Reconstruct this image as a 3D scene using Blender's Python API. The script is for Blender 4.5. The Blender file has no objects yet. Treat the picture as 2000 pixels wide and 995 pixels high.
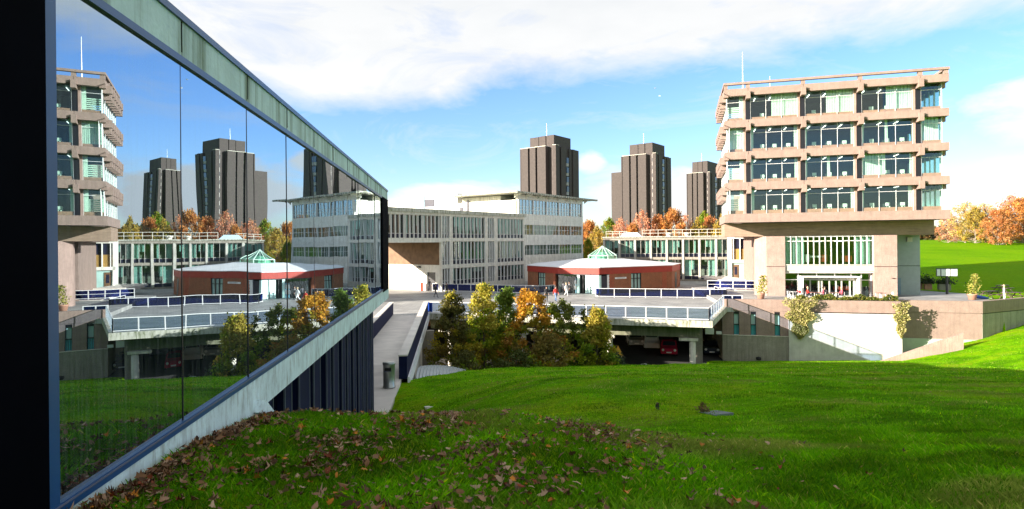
import bpy, bmesh, math, random
import numpy as np
from mathutils import Vector, Matrix

R = math.radians
random.seed(7); rng = np.random.default_rng(7)
scene = bpy.context.scene
EYE = 10.0                                   # height of the eye; every z below is given relative to the eye, zz() lifts it

# ------------------------------------------------------------------ camera
cam_d = bpy.data.cameras.new('camera'); cam = bpy.data.objects.new('camera', cam_d)
scene.collection.objects.link(cam); scene.camera = cam
cam_d.sensor_width = 36.0; cam_d.lens = 36.0*1200/2000
cam_d.shift_y = -0.01055
cam_d.clip_start = 0.05; cam_d.clip_end = 6000
cam.matrix_world = Matrix.Translation((0, 0, EYE)) @ Matrix.Rotation(R(90), 4, 'X') @ Matrix.Rotation(R(-0.536), 4, 'Z')

# ------------------------------------------------------------------ sky and sun
SUN_EL = 15.0
SUN_L = Vector((0.93, 0.37, 0)).normalized()          # the way the light travels over the ground
sun_d = bpy.data.lights.new('sun', 'SUN'); sun = bpy.data.objects.new('sun', sun_d); scene.collection.objects.link(sun)
sun_d.energy = 4.3; sun_d.angle = R(0.5); sun_d.color = (1.0, 0.89, 0.76)
ldir = Vector((SUN_L.x*math.cos(R(SUN_EL)), SUN_L.y*math.cos(R(SUN_EL)), -math.sin(R(SUN_EL))))
sun.rotation_euler = ldir.to_track_quat('-Z', 'Y').to_euler()
sun.location = (-60, -20, 60)

world = bpy.data.worlds.new('World'); scene.world = world; world.use_nodes = True
wn = world.node_tree; wn.nodes.clear()
def N(t, **k):
    n = wn.nodes.new(t)
    for a, b in k.items(): setattr(n, a, b)
    return n
def L(a, b): wn.links.new(a, b)
def M_(op, a, b=None, c=None, clamp=False):
    n = N('ShaderNodeMath', operation=op, use_clamp=clamp)
    for i, v in enumerate((a, b, c)):
        if v is None: continue
        if isinstance(v, (int, float)): n.inputs[i].default_value = v
        else: L(v, n.inputs[i])
    return n.outputs[0]
sky = N('ShaderNodeTexSky', sky_type='NISHITA', sun_disc=False, sun_elevation=R(SUN_EL), altitude=50, air_density=1.0, dust_density=0.7, ozone_density=2.0)
sky.sun_rotation = math.atan2(-SUN_L.x, -SUN_L.y)
tc = N('ShaderNodeTexCoord'); sep = N('ShaderNodeSeparateXYZ'); L(tc.outputs['Generated'], sep.inputs[0])
az = M_('ARCTAN2', sep.outputs[0], sep.outputs[1])
el = M_('DIVIDE', sep.outputs[2], M_('SQRT', M_('ADD', M_('MULTIPLY', sep.outputs[0], sep.outputs[0]), M_('ADD', M_('MULTIPLY', sep.outputs[1], sep.outputs[1]), 1e-4))))
comb = N('ShaderNodeCombineXYZ'); L(az, comb.inputs[0]); L(M_('MULTIPLY', el, 2.4), comb.inputs[1])
def noise(scale, detail, rough, off=(0, 0, 0), dist=0.0):
    mp = N('ShaderNodeMapping'); mp.inputs['Location'].default_value = off; L(comb.outputs[0], mp.inputs[0])
    n = N('ShaderNodeTexNoise'); n.inputs['Scale'].default_value = scale; n.inputs['Detail'].default_value = detail
    n.inputs['Roughness'].default_value = rough; n.inputs['Distortion'].default_value = dist; L(mp.outputs[0], n.inputs['Vector'])
    return n.outputs['Fac']
crv = N('ShaderNodeFloatCurve'); L(M_('ADD', M_('MULTIPLY', az, 0.5), 0.5), crv.inputs['Value'])
cm = crv.mapping.curves[0]
EDGE = [(-0.9, .30), (-.52, .19), (-.44, .215), (-.30, .190), (-.165, .215), (0, .245), (.245, .255), (.395, .262), (.69, .262), (0.95, .30)]
cm.points[0].location = (0, .3); cm.points[1].location = (1, .3)
for a_, e_ in EDGE: cm.points.new(a_*.5+.5, e_)
crv.mapping.update()
n1 = noise(3.2, 9, .62, (3.1, 1.7, 0), .4); n2 = noise(9.0, 7, .6, (0.4, 7.7, 0), .3)
band = M_('ADD', M_('SUBTRACT', el, crv.outputs[0]), M_('ADD', M_('MULTIPLY', M_('SUBTRACT', n1, .5), .13), M_('MULTIPLY', M_('SUBTRACT', n2, .5), .05)))
band = M_('MULTIPLY', band, 18.0, clamp=True)
thin = M_('MULTIPLY_ADD', noise(4.5, 8, .6, (8.2, 3.3, 0), .8), 1.9, .12, clamp=True)      # holes in the sheet
band = M_('MULTIPLY', band, thin, clamp=True)
def blob(a0, e0, sa, se):                               # a far cumulus at an azimuth and height
    da = M_('DIVIDE', M_('SUBTRACT', az, a0), sa); de = M_('DIVIDE', M_('SUBTRACT', el, e0), se)
    return M_('SUBTRACT', 1.0, M_('ADD', M_('MULTIPLY', da, da), M_('MULTIPLY', de, de)))
low = None
for b_ in [(-.07, .075, .14, .030), (-.16, .05, .10, .035), (.19, .085, .09, .05), (.30, .07, .12, .05), (.74, .16, .12, .045), (.80, .08, .22, .035), (.47, .06, .2, .02), (.13, .13, .03, .025), (-.3, .04, .3, .03)]:
    q = blob(*b_); low = q if low is None else M_('MAXIMUM', low, q)
low = M_('ADD', M_('MULTIPLY', low, .95), M_('MULTIPLY', M_('SUBTRACT', noise(7.5, 9, .62, (5, 5, 0), .3), .5), 3.0))
low = M_('MULTIPLY', low, 1.6, clamp=True)
wisp = M_('MULTIPLY', M_('SUBTRACT', noise(3.0, 10, .7, (1.2, 9.4, 0), 1.5), .50), 2.2, clamp=True)
mask = M_('MAXIMUM', M_('MAXIMUM', band, low), M_('MULTIPLY', wisp, .85), clamp=True)
hz = M_('MULTIPLY', M_('SUBTRACT', .11, el), 4.0, clamp=True); hz = M_('MULTIPLY', hz, .55)
mask = M_('MAXIMUM', mask, hz, clamp=True)
shade = M_('MULTIPLY', M_('ADD', M_('MULTIPLY', M_('SUBTRACT', el, .27), 2.2, clamp=True), M_('MULTIPLY', M_('MULTIPLY', M_('SUBTRACT', noise(5, 6, .55, (2, 2, 4)), .45), 1.0, clamp=True), M_('MULTIPLY', M_('SUBTRACT', el, .16), 12.0, clamp=True))), 1.0, clamp=True)
cc = N('ShaderNodeMix', data_type='RGBA'); L(shade, cc.inputs[0])
cc.inputs[6].default_value = (2.35, 2.36, 2.36, 1); cc.inputs[7].default_value = (1.62, 1.74, 1.86, 1)
hs = N('ShaderNodeHueSaturation'); hs.inputs['Saturation'].default_value = 1.12; hs.inputs['Value'].default_value = 1.0; L(sky.outputs[0], hs.inputs['Color'])
mx = N('ShaderNodeMix', data_type='RGBA'); L(mask, mx.inputs[0])
tn = N('ShaderNodeMix', data_type='RGBA', blend_type='MULTIPLY'); tn.inputs[0].default_value = 1; L(hs.outputs[0], tn.inputs[6]); tn.inputs[7].default_value = (.56, .60, .76, 1); L(tn.outputs[2], mx.inputs[6]); L(cc.outputs[2], mx.inputs[7])
bg = N('ShaderNodeBackground'); bg.inputs['Strength'].default_value = 0.115; L(mx.outputs[2], bg.inputs['Color'])
wo = N('ShaderNodeOutputWorld'); L(bg.outputs[0], wo.inputs['Surface'])

vs = scene.view_settings; vs.view_transform = 'Standard'; vs.look = 'None'; vs.gamma = 1; vs.exposure = 1.93; vs.use_curve_mapping = False
scene.cycles.max_bounces = 7; scene.cycles.diffuse_bounces = 3; scene.cycles.glossy_bounces = 4; scene.cycles.transparent_max_bounces = 12
scene.cycles.transmission_bounces = 4; scene.cycles.caustics_reflective = False; scene.cycles.caustics_refractive = False
scene.cycles.use_denoising = True

# ------------------------------------------------------------------ helpers
F_ = 1200.0; RR = R(0.536)
def uv(px, py=480):
    dx, dy = px-1000, py-476.4
    return (dx*math.cos(RR)-dy*math.sin(RR))/F_, -(dx*math.sin(RR)+dy*math.cos(RR))/F_
def W(px, py, Y):                                       # survey: the point seen at a pixel of the photo, at depth Y
    u, v = uv(px, py); return Vector((u*Y, Y, v*Y+EYE))
def gx(px, Y, py=480): return uv(px, py)[0]*Y
def zz(z): return z+EYE

class MB:
    def __init__(s): s.v = []; s.f = []; s.m = []; s.cur = 0
    def add(s, vs_, fs):
        b = len(s.v); s.v += [tuple(p) for p in vs_]
        for f in fs: s.f.append(tuple(i+b for i in f)); s.m.append(s.cur)
        return s
    def box(s, x0, x1, y0, y1, z0, z1):
        return s.add([(x0,y0,z0),(x1,y0,z0),(x1,y1,z0),(x0,y1,z0),(x0,y0,z1),(x1,y0,z1),(x1,y1,z1),(x0,y1,z1)],
                     [(0,3,2,1),(4,5,6,7),(0,1,5,4),(1,2,6,5),(2,3,7,6),(3,0,4,7)])
    def prism(s, pts, z0, z1):                          # pts counter-clockwise seen from above; z0/z1 numbers or lists
        n = len(pts); a = z0 if isinstance(z0, (list, tuple)) else [z0]*n; b = z1 if isinstance(z1, (list, tuple)) else [z1]*n
        return s.add([(p[0],p[1],a[i]) for i,p in enumerate(pts)]+[(p[0],p[1],b[i]) for i,p in enumerate(pts)],
                     [tuple(range(n-1,-1,-1)), tuple(range(n,2*n))]+[(i,(i+1)%n,n+(i+1)%n,n+i) for i in range(n)])
    def beam(s, a, b, w, h, up=(0,0,1)):                # square bar from a to b
        a = Vector(a); b = Vector(b); d = (b-a).normalized(); up = Vector(up)
        if abs(d.dot(up)) > .99: up = Vector((1,0,0))
        sd = d.cross(up).normalized()*w/2; u2 = sd.cross(d).normalized()*h/2
        c = [a-sd-u2, a+sd-u2, a+sd+u2, a-sd+u2, b-sd-u2, b+sd-u2, b+sd+u2, b-sd+u2]
        return s.add(c, [(0,3,2,1),(4,5,6,7),(0,1,5,4),(1,2,6,5),(2,3,7,6),(3,0,4,7)])
    def tube(s, pts, rad, n=8, cap=True):
        pts = [Vector(p) for p in pts]
        if not isinstance(rad, (list, tuple)): rad = [rad]*len(pts)
        b = len(s.v); ref = None
        for i, p in enumerate(pts):
            d = (pts[min(i+1, len(pts)-1)]-pts[max(i-1, 0)]).normalized()
            ref = Vector((1,0,0)) if abs(d.x) < .9 else Vector((0,1,0))
            s1 = d.cross(ref).normalized(); s2 = d.cross(s1).normalized()
            for k in range(n):
                a = 2*math.pi*k/n; s.v.append(tuple(p+(s1*math.cos(a)+s2*math.sin(a))*rad[i]))
        for i in range(len(pts)-1):
            for k in range(n):
                s.f.append((b+i*n+k, b+i*n+(k+1)%n, b+(i+1)*n+(k+1)%n, b+(i+1)*n+k)); s.m.append(s.cur)
        if cap:
            s.f.append(tuple(b+k for k in range(n))); s.m.append(s.cur)
            s.f.append(tuple(b+(len(pts)-1)*n+k for k in range(n-1,-1,-1))); s.m.append(s.cur)
        return s
    def lathe(s, prof, cx=0, cy=0, n=16):               # prof: (radius, z)
        b = len(s.v)
        for r_, z_ in prof:
            for k in range(n): a = 2*math.pi*k/n; s.v.append((cx+r_*math.cos(a), cy+r_*math.sin(a), z_))
        for i in range(len(prof)-1):
            for k in range(n): s.f.append((b+i*n+k, b+i*n+(k+1)%n, b+(i+1)*n+(k+1)%n, b+(i+1)*n+k)); s.m.append(s.cur)
        s.f.append(tuple(b+k for k in range(n-1,-1,-1))); s.m.append(s.cur)
        s.f.append(tuple(b+(len(prof)-1)*n+k for k in range(n))); s.m.append(s.cur)
        return s
    def each(s, name, mats, parent, **k):             # every six-sided box added so far as an object of its own
        out = []
        for i in range(0, len(s.v), 8):
            m = MB(); m.v = s.v[i:i+8]; fi = [j for j, f in enumerate(s.f) if i <= f[0] < i+8]
            m.f = [tuple(q-i for q in s.f[j]) for j in fi]; m.m = [s.m[j] for j in fi]
            out.append(m.build(name, mats, parent, **k))
        return out
    def build(s, name, mats, parent=None, smooth=False, bevel=0):
        me = bpy.data.meshes.new(name); me.from_pydata(s.v, [], s.f)
        if not isinstance(mats, (list, tuple)): mats = [mats]
        for m in mats: me.materials.append(m)
        me.polygons.foreach_set('material_index', s.m)
        if smooth: me.polygons.foreach_set('use_smooth', [True]*len(s.f))
        me.update()
        if bevel:
            bm = bmesh.new(); bm.from_mesh(me)
            bmesh.ops.bevel(bm, geom=bm.edges[:], offset=bevel, segments=2, affect='EDGES', clamp_overlap=True)
            bm.to_mesh(me); bm.free()
        o = bpy.data.objects.new(name, me); scene.collection.objects.link(o)
        if parent: o.parent = parent
        return o

def tag(o, label=None, cat=None, group=None, kind=None):
    if label: o['label'] = label
    if cat: o['category'] = cat
    if group: o['group'] = group
    if kind: o['kind'] = kind
    return o
def empty(name, loc, rz=0, label=None, cat=None, group=None):
    o = bpy.data.objects.new(name, None); scene.collection.objects.link(o); o.location = loc; o.rotation_euler = (0,0,rz)
    o.empty_display_size = .3
    return tag(o, label, cat, group)
def copy_tree(o, parent=None):
    c = o.copy(); scene.collection.objects.link(c)
    if parent: c.parent = parent
    for ch in list(o.children): copy_tree(ch, c)
    return c
def np_mesh(name, verts, nper, mat, parent=None, cols=None, smooth=False):
    """verts (n,nper,3): n separate polygons with nper corners"""
    n = verts.shape[0]; me = bpy.data.meshes.new(name)
    me.vertices.add(n*nper); me.loops.add(n*nper); me.polygons.add(n)
    me.vertices.foreach_set('co', verts.reshape(-1).astype(np.float32))
    me.loops.foreach_set('vertex_index', np.arange(n*nper, dtype=np.int32))
    me.polygons.foreach_set('loop_start', np.arange(0, n*nper, nper, dtype=np.int32))
    me.polygons.foreach_set('loop_total', np.full(n, nper, dtype=np.int32))
    if cols is not None:
        at = me.color_attributes.new('tint', 'FLOAT_COLOR', 'POINT')
        c = np.repeat(cols, nper, axis=0); c = np.concatenate([c, np.ones((len(c),1))], 1)
        at.data.foreach_set('color', c.reshape(-1).astype(np.float32))
    me.materials.append(mat); me.update(calc_edges=True)
    o = bpy.data.objects.new(name, me); scene.collection.objects.link(o)
    if parent: o.parent = parent
    return o

# ------------------------------------------------------------------ materials
def new_mat(name):
    m = bpy.data.materials.new(name); m.use_nodes = True; nt = m.node_tree; b = nt.nodes['Principled BSDF']; return m, nt, b
def tex(nt, typ, scale, coord='Object', stretch=(1,1,1), **k):
    t = nt.nodes.new('ShaderNodeTexCoord'); mp = nt.nodes.new('ShaderNodeMapping'); mp.inputs['Scale'].default_value = stretch
    nt.links.new(t.outputs[coord], mp.inputs[0]); n = nt.nodes.new(typ)
    nt.links.new(mp.outputs[0], n.inputs['Vector'])
    if 'Scale' in n.inputs: n.inputs['Scale'].default_value = scale
    for a, b in k.items(): n.inputs[a].default_value = b
    return n
def ramp(nt, fac, stops):
    r = nt.nodes.new('ShaderNodeValToRGB'); nt.links.new(fac, r.inputs[0]); e = r.color_ramp.elements
    while len(e) < len(stops): e.new(.5)
    for i, (p, c) in enumerate(stops): e[i].position = p; e[i].color = (*c, 1) if len(c) == 3 else c
    return r.outputs[0]
def mixc(nt, fac, a, b, mode='MIX'):
    n = nt.nodes.new('ShaderNodeMix'); n.data_type = 'RGBA'; n.blend_type = mode
    for i, v in ((0, fac), (6, a), (7, b)):
        if isinstance(v, (int, float)): n.inputs[i].default_value = v
        elif isinstance(v, tuple): n.inputs[i].default_value = (*v, 1) if len(v) == 3 else v
        else: nt.links.new(v, n.inputs[i])
    return n.outputs[2]
def bump(nt, b, h, strength, dist=.02):
    n = nt.nodes.new('ShaderNodeBump'); n.inputs['Strength'].default_value = strength; n.inputs['Distance'].default_value = dist
    nt.links.new(h, n.inputs['Height']); nt.links.new(n.outputs[0], b.inputs['Normal'])
def simple(name, col, rough=.6, var=.12, scale=2.0, metal=0, spec=None, bmp=0):
    m, nt, b = new_mat(name); b.inputs['Roughness'].default_value = rough; b.inputs['Metallic'].default_value = metal
    if spec is not None: b.inputs['Specular IOR Level'].default_value = spec
    n = tex(nt, 'ShaderNodeTexNoise', scale, Detail=6)
    c0 = tuple(x*(1-var) for x in col); c1 = tuple(min(1, x*(1+var)) for x in col)
    nt.links.new(ramp(nt, n.outputs['Fac'], [(.3, c0), (.7, c1)]), b.inputs['Base Color'])
    if bmp: bump(nt, b, tex(nt, 'ShaderNodeTexNoise', scale*12, Detail=5).outputs['Fac'], bmp)
    return m
def concrete(name, col, stain=(.12,.13,.08), amount=.5, aggregate=0, streak=(2.5,2.5,.12)):
    m, nt, b = new_mat(name); b.inputs['Roughness'].default_value = .85
    n = tex(nt, 'ShaderNodeTexNoise', 1.3, Detail=8, Roughness=.65)
    base = ramp(nt, n.outputs['Fac'], [(.3, tuple(x*.8 for x in col)), (.7, tuple(min(1, x*1.1) for x in col))])
    s = tex(nt, 'ShaderNodeTexNoise', 1.6, stretch=streak, Detail=7, Roughness=.7)
    f = ramp(nt, s.outputs['Fac'], [(.46, (0,0,0)), (.68, (amount,)*3)])
    c = mixc(nt, f, base, stain)
    if aggregate:
        v = tex(nt, 'ShaderNodeTexVoronoi', aggregate); 
        g = ramp(nt, v.outputs['Distance'], [(.0, (1.08,1.07,1.05)), (.8, (.74,.72,.69))])
        c = mixc(nt, .8, c, g, 'MULTIPLY'); bump(nt, b, v.outputs['Distance'], .6, .03)
    else: bump(nt, b, tex(nt, 'ShaderNodeTexNoise', 25, Detail=5).outputs['Fac'], .25)
    nt.links.new(c, b.inputs['Base Color']); return m
def attr_mat(name, rough=.6, trans=0.0):
    m, nt, b = new_mat(name); a = nt.nodes.new('ShaderNodeAttribute'); a.attribute_name = 'tint'
    nt.links.new(a.outputs['Color'], b.inputs['Base Color']); b.inputs['Roughness'].default_value = rough
    b.inputs['Specular IOR Level'].default_value = .25
    if trans:
        t = nt.nodes.new('ShaderNodeBsdfTranslucent'); nt.links.new(a.outputs['Color'], t.inputs[0])
        mx_ = nt.nodes.new('ShaderNodeMixShader'); mx_.inputs[0].default_value = trans
        out = nt.nodes['Material Output']; nt.links.new(b.outputs[0], mx_.inputs[1]); nt.links.new(t.outputs[0], mx_.inputs[2]); nt.links.new(mx_.outputs[0], out.inputs[0])
    return m
def glass(name, tint=(.55,.65,.65), refl=.12, rcol=(.9,.95,1), wav=0):
    m, nt, b = new_mat(name); nt.nodes.remove(b); out = nt.nodes['Material Output']
    t = nt.nodes.new('ShaderNodeBsdfTransparent'); t.inputs[0].default_value = (*tint, 1)
    g = nt.nodes.new('ShaderNodeBsdfGlossy'); g.inputs['Roughness'].default_value = .015; g.inputs[0].default_value = (*rcol, 1)
    fr = nt.nodes.new('ShaderNodeLayerWeight'); fr.inputs[0].default_value = .5
    pw = nt.nodes.new('ShaderNodeMath'); pw.operation = 'POWER'; pw.inputs[1].default_value = 5; nt.links.new(fr.outputs['Facing'], pw.inputs[0])
    ad = nt.nodes.new('ShaderNodeMath'); ad.operation = 'MULTIPLY_ADD'; ad.use_clamp = True; ad.inputs[1].default_value = .9; ad.inputs[2].default_value = refl+.04; nt.links.new(pw.outputs[0], ad.inputs[0])
    x = nt.nodes.new('ShaderNodeMixShader'); nt.links.new(ad.outputs[0], x.inputs[0]); nt.links.new(t.outputs[0], x.inputs[1]); nt.links.new(g.outputs[0], x.inputs[2]); nt.links.new(x.outputs[0], out.inputs[0])
    return m
def mirror_glass(name):
    m, nt, b = new_mat(name); out = nt.nodes['Material Output']
    b.inputs['Base Color'].default_value = (.004, .010, .010, 1); b.inputs['Roughness'].default_value = .9; b.inputs['Specular IOR Level'].default_value = 0
    g = nt.nodes.new('ShaderNodeBsdfGlossy'); g.inputs['Roughness'].default_value = .004; g.inputs[0].default_value = (.70, .86, .98, 1)
    lw = nt.nodes.new('ShaderNodeLayerWeight'); lw.inputs[0].default_value = .5
    mr = nt.nodes.new('ShaderNodeMapRange'); nt.links.new(lw.outputs['Facing'], mr.inputs[0])
    mr.inputs[1].default_value = .1; mr.inputs[2].default_value = .9; mr.inputs[3].default_value = .22; mr.inputs[4].default_value = .82
    st = tex(nt, 'ShaderNodeTexNoise', 6, stretch=(9,9,.35), Detail=5)       # rain streaks and dust on the outer face
    du = nt.nodes.new('ShaderNodeBsdfDiffuse'); du.inputs[0].default_value = (.55,.58,.55,1)
    sr = nt.nodes.new('ShaderNodeMapRange'); nt.links.new(st.outputs['Fac'], sr.inputs[0]); sr.inputs[1].default_value = .4; sr.inputs[2].default_value = .75; sr.inputs[3].default_value = .0; sr.inputs[4].default_value = .07
    n = tex(nt, 'ShaderNodeTexNoise', .7, Detail=1.2)
    bp = nt.nodes.new('ShaderNodeBump'); bp.inputs['Strength'].default_value = .24; bp.inputs['Distance'].default_value = .012; nt.links.new(n.outputs['Fac'], bp.inputs['Height']); nt.links.new(bp.outputs[0], g.inputs['Normal'])
    x = nt.nodes.new('ShaderNodeMixShader'); nt.links.new(mr.outputs[0], x.inputs[0]); nt.links.new(b.outputs[0], x.inputs[1]); nt.links.new(g.outputs[0], x.inputs[2])
    x2 = nt.nodes.new('ShaderNodeMixShader'); nt.links.new(sr.outputs[0], x2.inputs[0]); nt.links.new(x.outputs[0], x2.inputs[1]); nt.links.new(du.outputs[0], x2.inputs[2]); nt.links.new(x2.outputs[0], out.inputs[0])
    return m
def emit(name, col, s):
    m, nt, b = new_mat(name); b.inputs['Emission Color'].default_value = (*col, 1); b.inputs['Emission Strength'].default_value = s; b.inputs['Base Color'].default_value = (*col, 1); return m
def brick(name, c1, c2, mortar):
    m, nt, b = new_mat(name); b.inputs['Roughness'].default_value = .85
    t = nt.nodes.new('ShaderNodeTexCoord'); sp = nt.nodes.new('ShaderNodeSeparateXYZ'); nt.links.new(t.outputs['Object'], sp.inputs[0])
    ad = nt.nodes.new('ShaderNodeMath'); ad.operation = 'ADD'; nt.links.new(sp.outputs[0], ad.inputs[0]); nt.links.new(sp.outputs[1], ad.inputs[1])
    cb = nt.nodes.new('ShaderNodeCombineXYZ'); nt.links.new(ad.outputs[0], cb.inputs[0]); nt.links.new(sp.outputs[2], cb.inputs[1])
    k = nt.nodes.new('ShaderNodeTexBrick'); nt.links.new(cb.outputs[0], k.inputs['Vector']); k.inputs['Scale'].default_value = 4.2
    k.inputs['Color1'].default_value = (*c1, 1); k.inputs['Color2'].default_value = (*c2, 1); k.inputs['Mortar'].default_value = (*mortar, 1); k.inputs['Mortar Size'].default_value = .012
    n = tex(nt, 'ShaderNodeTexNoise', 1.5, Detail=5)
    nt.links.new(mixc(nt, .6, k.outputs['Color'], ramp(nt, n.outputs['Fac'], [(.3, (.7,.7,.7)), (.7, (1.15,1.15,1.15))]), 'MULTIPLY'), b.inputs['Base Color'])
    return m
def grass_mat(name, cols, scale=.35):
    m, nt, b = new_mat(name); b.inputs['Roughness'].default_value = 1; b.inputs['Specular IOR Level'].default_value = .02
    big = tex(nt, 'ShaderNodeTexNoise', scale, Detail=7, Roughness=.62)
    fine = tex(nt, 'ShaderNodeTexNoise', 16, Detail=6, Roughness=.75)
    mid = tex(nt, 'ShaderNodeTexNoise', 2.6, Detail=6, Roughness=.7, stretch=(1,2.2,1))
    c = ramp(nt, big.outputs['Fac'], [(.38, cols[0]), (.50, cols[1]), (.62, cols[2])])
    c = mixc(nt, .7, c, ramp(nt, mid.outputs['Fac'], [(.33, (.55,.55,.5)), (.66, (1.35,1.22,1.1))]), 'MULTIPLY')
    c = mixc(nt, .85, c, ramp(nt, fine.outputs['Fac'], [(.33, (.35,.4,.32)), (.5, (.95,.95,.9)), (.68, (1.5,1.45,1.2))]), 'MULTIPLY')
    worn = tex(nt, 'ShaderNodeTexNoise', .9, Detail=9, Roughness=.75, stretch=(1,1.6,1))
    c = mixc(nt, ramp(nt, worn.outputs['Fac'], [(.56, (0,0,0)), (.72, (.75,.75,.75))]), c, (.24,.27,.04))
    nt.links.new(c, b.inputs['Base Color'])
    sm = nt.nodes.new('ShaderNodeMath'); sm.operation = 'ADD'; nt.links.new(fine.outputs['Fac'], sm.inputs[0]); nt.links.new(mid.outputs['Fac'], sm.inputs[1])
    bump(nt, b, sm.outputs[0], .9, .10); return m

M = {}
M['lawn'] = grass_mat('lawn_grass', [(.080,.250,.001), (.150,.400,.001), (.240,.400,.006)])
M['far_lawn'] = grass_mat('far_lawn_grass', [(.12,.30,.001), (.15,.35,.001), (.18,.36,.002)], .06)
M['blade'] = attr_mat('grass_blade', .8, .5)
M['leaf'] = attr_mat('fallen_leaf', .7, .1)
M['foliage'] = attr_mat('tree_foliage', .6, .35)
M['bark'] = simple('bark', (.09,.07,.05), .9, .35, 8, bmp=.5)
M['bark_pale'] = simple('pale_bark', (.30,.25,.20), .9, .25, 8, bmp=.3)
M['mirror'] = mirror_glass('reflecting_glass')
M['frame_blue'] = simple('blue_painted_metal', (.012,.075,.20), .35, .1, 3)
M['frame_silver'] = simple('silver_edge', (.25,.30,.36), .3, .1, 3)
M['black_clad'] = simple('black_cladding', (.0012,.0015,.003), .8, .2, 3, spec=.02)
M['navy'] = simple('navy_cladding', (.005,.009,.045), .7, .2, 2, spec=.15)
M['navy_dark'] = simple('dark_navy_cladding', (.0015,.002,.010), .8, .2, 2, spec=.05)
M['strip'] = simple('pale_joint_strip', (.12,.13,.18), .4, .1, 2)
M['fascia'] = concrete('weathered_fascia_concrete', (.58,.70,.66), (.10,.12,.04), .85, streak=(2.2,2.2,.1))
mm, nt_, bb = M['fascia'], M['fascia'].node_tree, M['fascia'].node_tree.nodes['Principled BSDF']
_t = nt_.nodes.new('ShaderNodeTexCoord'); _s = nt_.nodes.new('ShaderNodeSeparateXYZ'); nt_.links.new(_t.outputs['Object'], _s.inputs[0])
def _m(op, a, b=None, c=None):
    n = nt_.nodes.new('ShaderNodeMath'); n.operation = op
    for i, v in enumerate((a, b, c)):
        if v is None: continue
        if isinstance(v, (int, float)): n.inputs[i].default_value = v
        else: nt_.links.new(v, n.inputs[i])
    return n.outputs[0]
_p = _m('PINGPONG', _m('SUBTRACT', _s.outputs[0], 3.286), .7795)          # distance to the nearest panel joint: algae runs down there
_n = tex(nt_, 'ShaderNodeTexNoise', 5, stretch=(4,4,.4), Detail=6)
_w = _m('MULTIPLY', _m('SUBTRACT', _n.outputs['Fac'], .25), .20)
_k = _m('MULTIPLY', _m('SUBTRACT', _w, _p), 14.0); _k.node.use_clamp = True
_k2 = _m('MULTIPLY', _k, .8)
_old = bb.inputs['Base Color'].links[0].from_socket
nt_.links.new(mixc(nt_, _k2, _old, (.075,.085,.022)), bb.inputs['Base Color'])
M['band'] = concrete('pale_band_concrete', (.72,.84,.83), (.16,.12,.07), .55, streak=(7,7,1.6))
M['pink_conc'] = concrete('pinkish_aggregate_concrete', (.345,.25,.215), (.20,.14,.12), .35, aggregate=26)
M['rib_conc'] = concrete('ribbed_pink_concrete', (.43,.30,.26), (.24,.16,.14), .6, aggregate=20, streak=(9,9,.5))
M['brown_conc'] = concrete('board_marked_concrete', (.34,.235,.17), (.10,.07,.05), .5, streak=(.3,.3,4))
M['pale_conc'] = concrete('pale_concrete', (.74,.70,.61), (.25,.22,.17), .4)
M['grey_conc'] = concrete('grey_concrete', (.38,.35,.30), (.16,.14,.10), .5, aggregate=20)
M['smooth_panel'] = concrete('smooth_light_panel', (.60,.57,.53), (.40,.36,.32), .3)
M['cream'] = concrete('cream_concrete', (.86,.84,.75), (.30,.28,.20), .5)
M['mossy'] = concrete('mossy_parapet_concrete', (.50,.49,.42), (.07,.09,.02), .95, streak=(3,3,.5))
M['white'] = simple('white_render', (.80,.80,.77), .6, .05, 1)
M['white_paint'] = simple('white_paint', (.80,.80,.80), .4, .04, 2)
M['fin'] = simple('pale_fin_paint', (.80,.78,.73), .55, .08, 1)
M['win_glass'] = glass('window_glass', (.86,.96,.91), .01)
M['dark_glass'] = glass('dark_window_glass', (.80,.88,.86), .03)
M['bal_glass'] = glass('navy_balustrade_glass', (.12,.16,.42), .03, (.8,.88,1))
M['bal_clear'] = glass('pale_blue_balustrade_glass', (.76,.84,.95), .09, (.8,.88,1))
M['grey_fin'] = simple('weathered_column_paint', (.46,.45,.40), .7, .15, 1)
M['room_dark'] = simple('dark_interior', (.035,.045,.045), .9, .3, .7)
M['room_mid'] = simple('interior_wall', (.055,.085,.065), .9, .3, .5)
M['curtain'] = simple('white_curtain', (.78,.80,.76), .9, .08, 6)
M['aqua'] = simple('pale_green_panel', (.42,.62,.56), .5, .12, 1)
M['dark_panel'] = simple('dark_spandrel_panel', (.012,.014,.035), .3, .2, 2)
M['pink_panel'] = simple('salmon_sill_panel', (.50,.20,.15), .7, .15, 3)
M['tower_brick'] = brick('dark_tower_brick', (.075,.058,.053), (.052,.043,.040), (.085,.07,.065))
M['tower_white'] = simple('tower_window_strip', (.34,.32,.30), .6, .1, 2)
M['tower_win'] = simple('tower_window_glass', (.02,.03,.045), .15, .3, 1)
M['red_brick'] = brick('brown_red_brick', (.31,.11,.045), (.23,.08,.035), (.24,.17,.12))
M['orange_brick'] = brick('orange_brick', (.40,.10,.045), (.32,.07,.03), (.34,.18,.12))
M['red_fascia'] = simple('red_fascia_tile', (.33,.030,.018), .6, .14, 3)
M['black_frame'] = simple('black_window_frame', (.008,.008,.012), .4, .1, 2)
M['paving'] = simple('plaza_paving', (.36,.36,.35), .7, .22, .6, bmp=.2)
_nt = M['paving'].node_tree; _b = _nt.nodes['Principled BSDF']; _o = _b.inputs['Base Color'].links[0].from_socket
_k = tex(_nt, 'ShaderNodeTexBrick', .5); _k.inputs['Color1'].default_value = (1,1,1,1); _k.inputs['Color2'].default_value = (.84,.84,.85,1); _k.inputs['Mortar'].default_value = (.55,.55,.55,1); _k.inputs['Mortar Size'].default_value = .012
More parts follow.
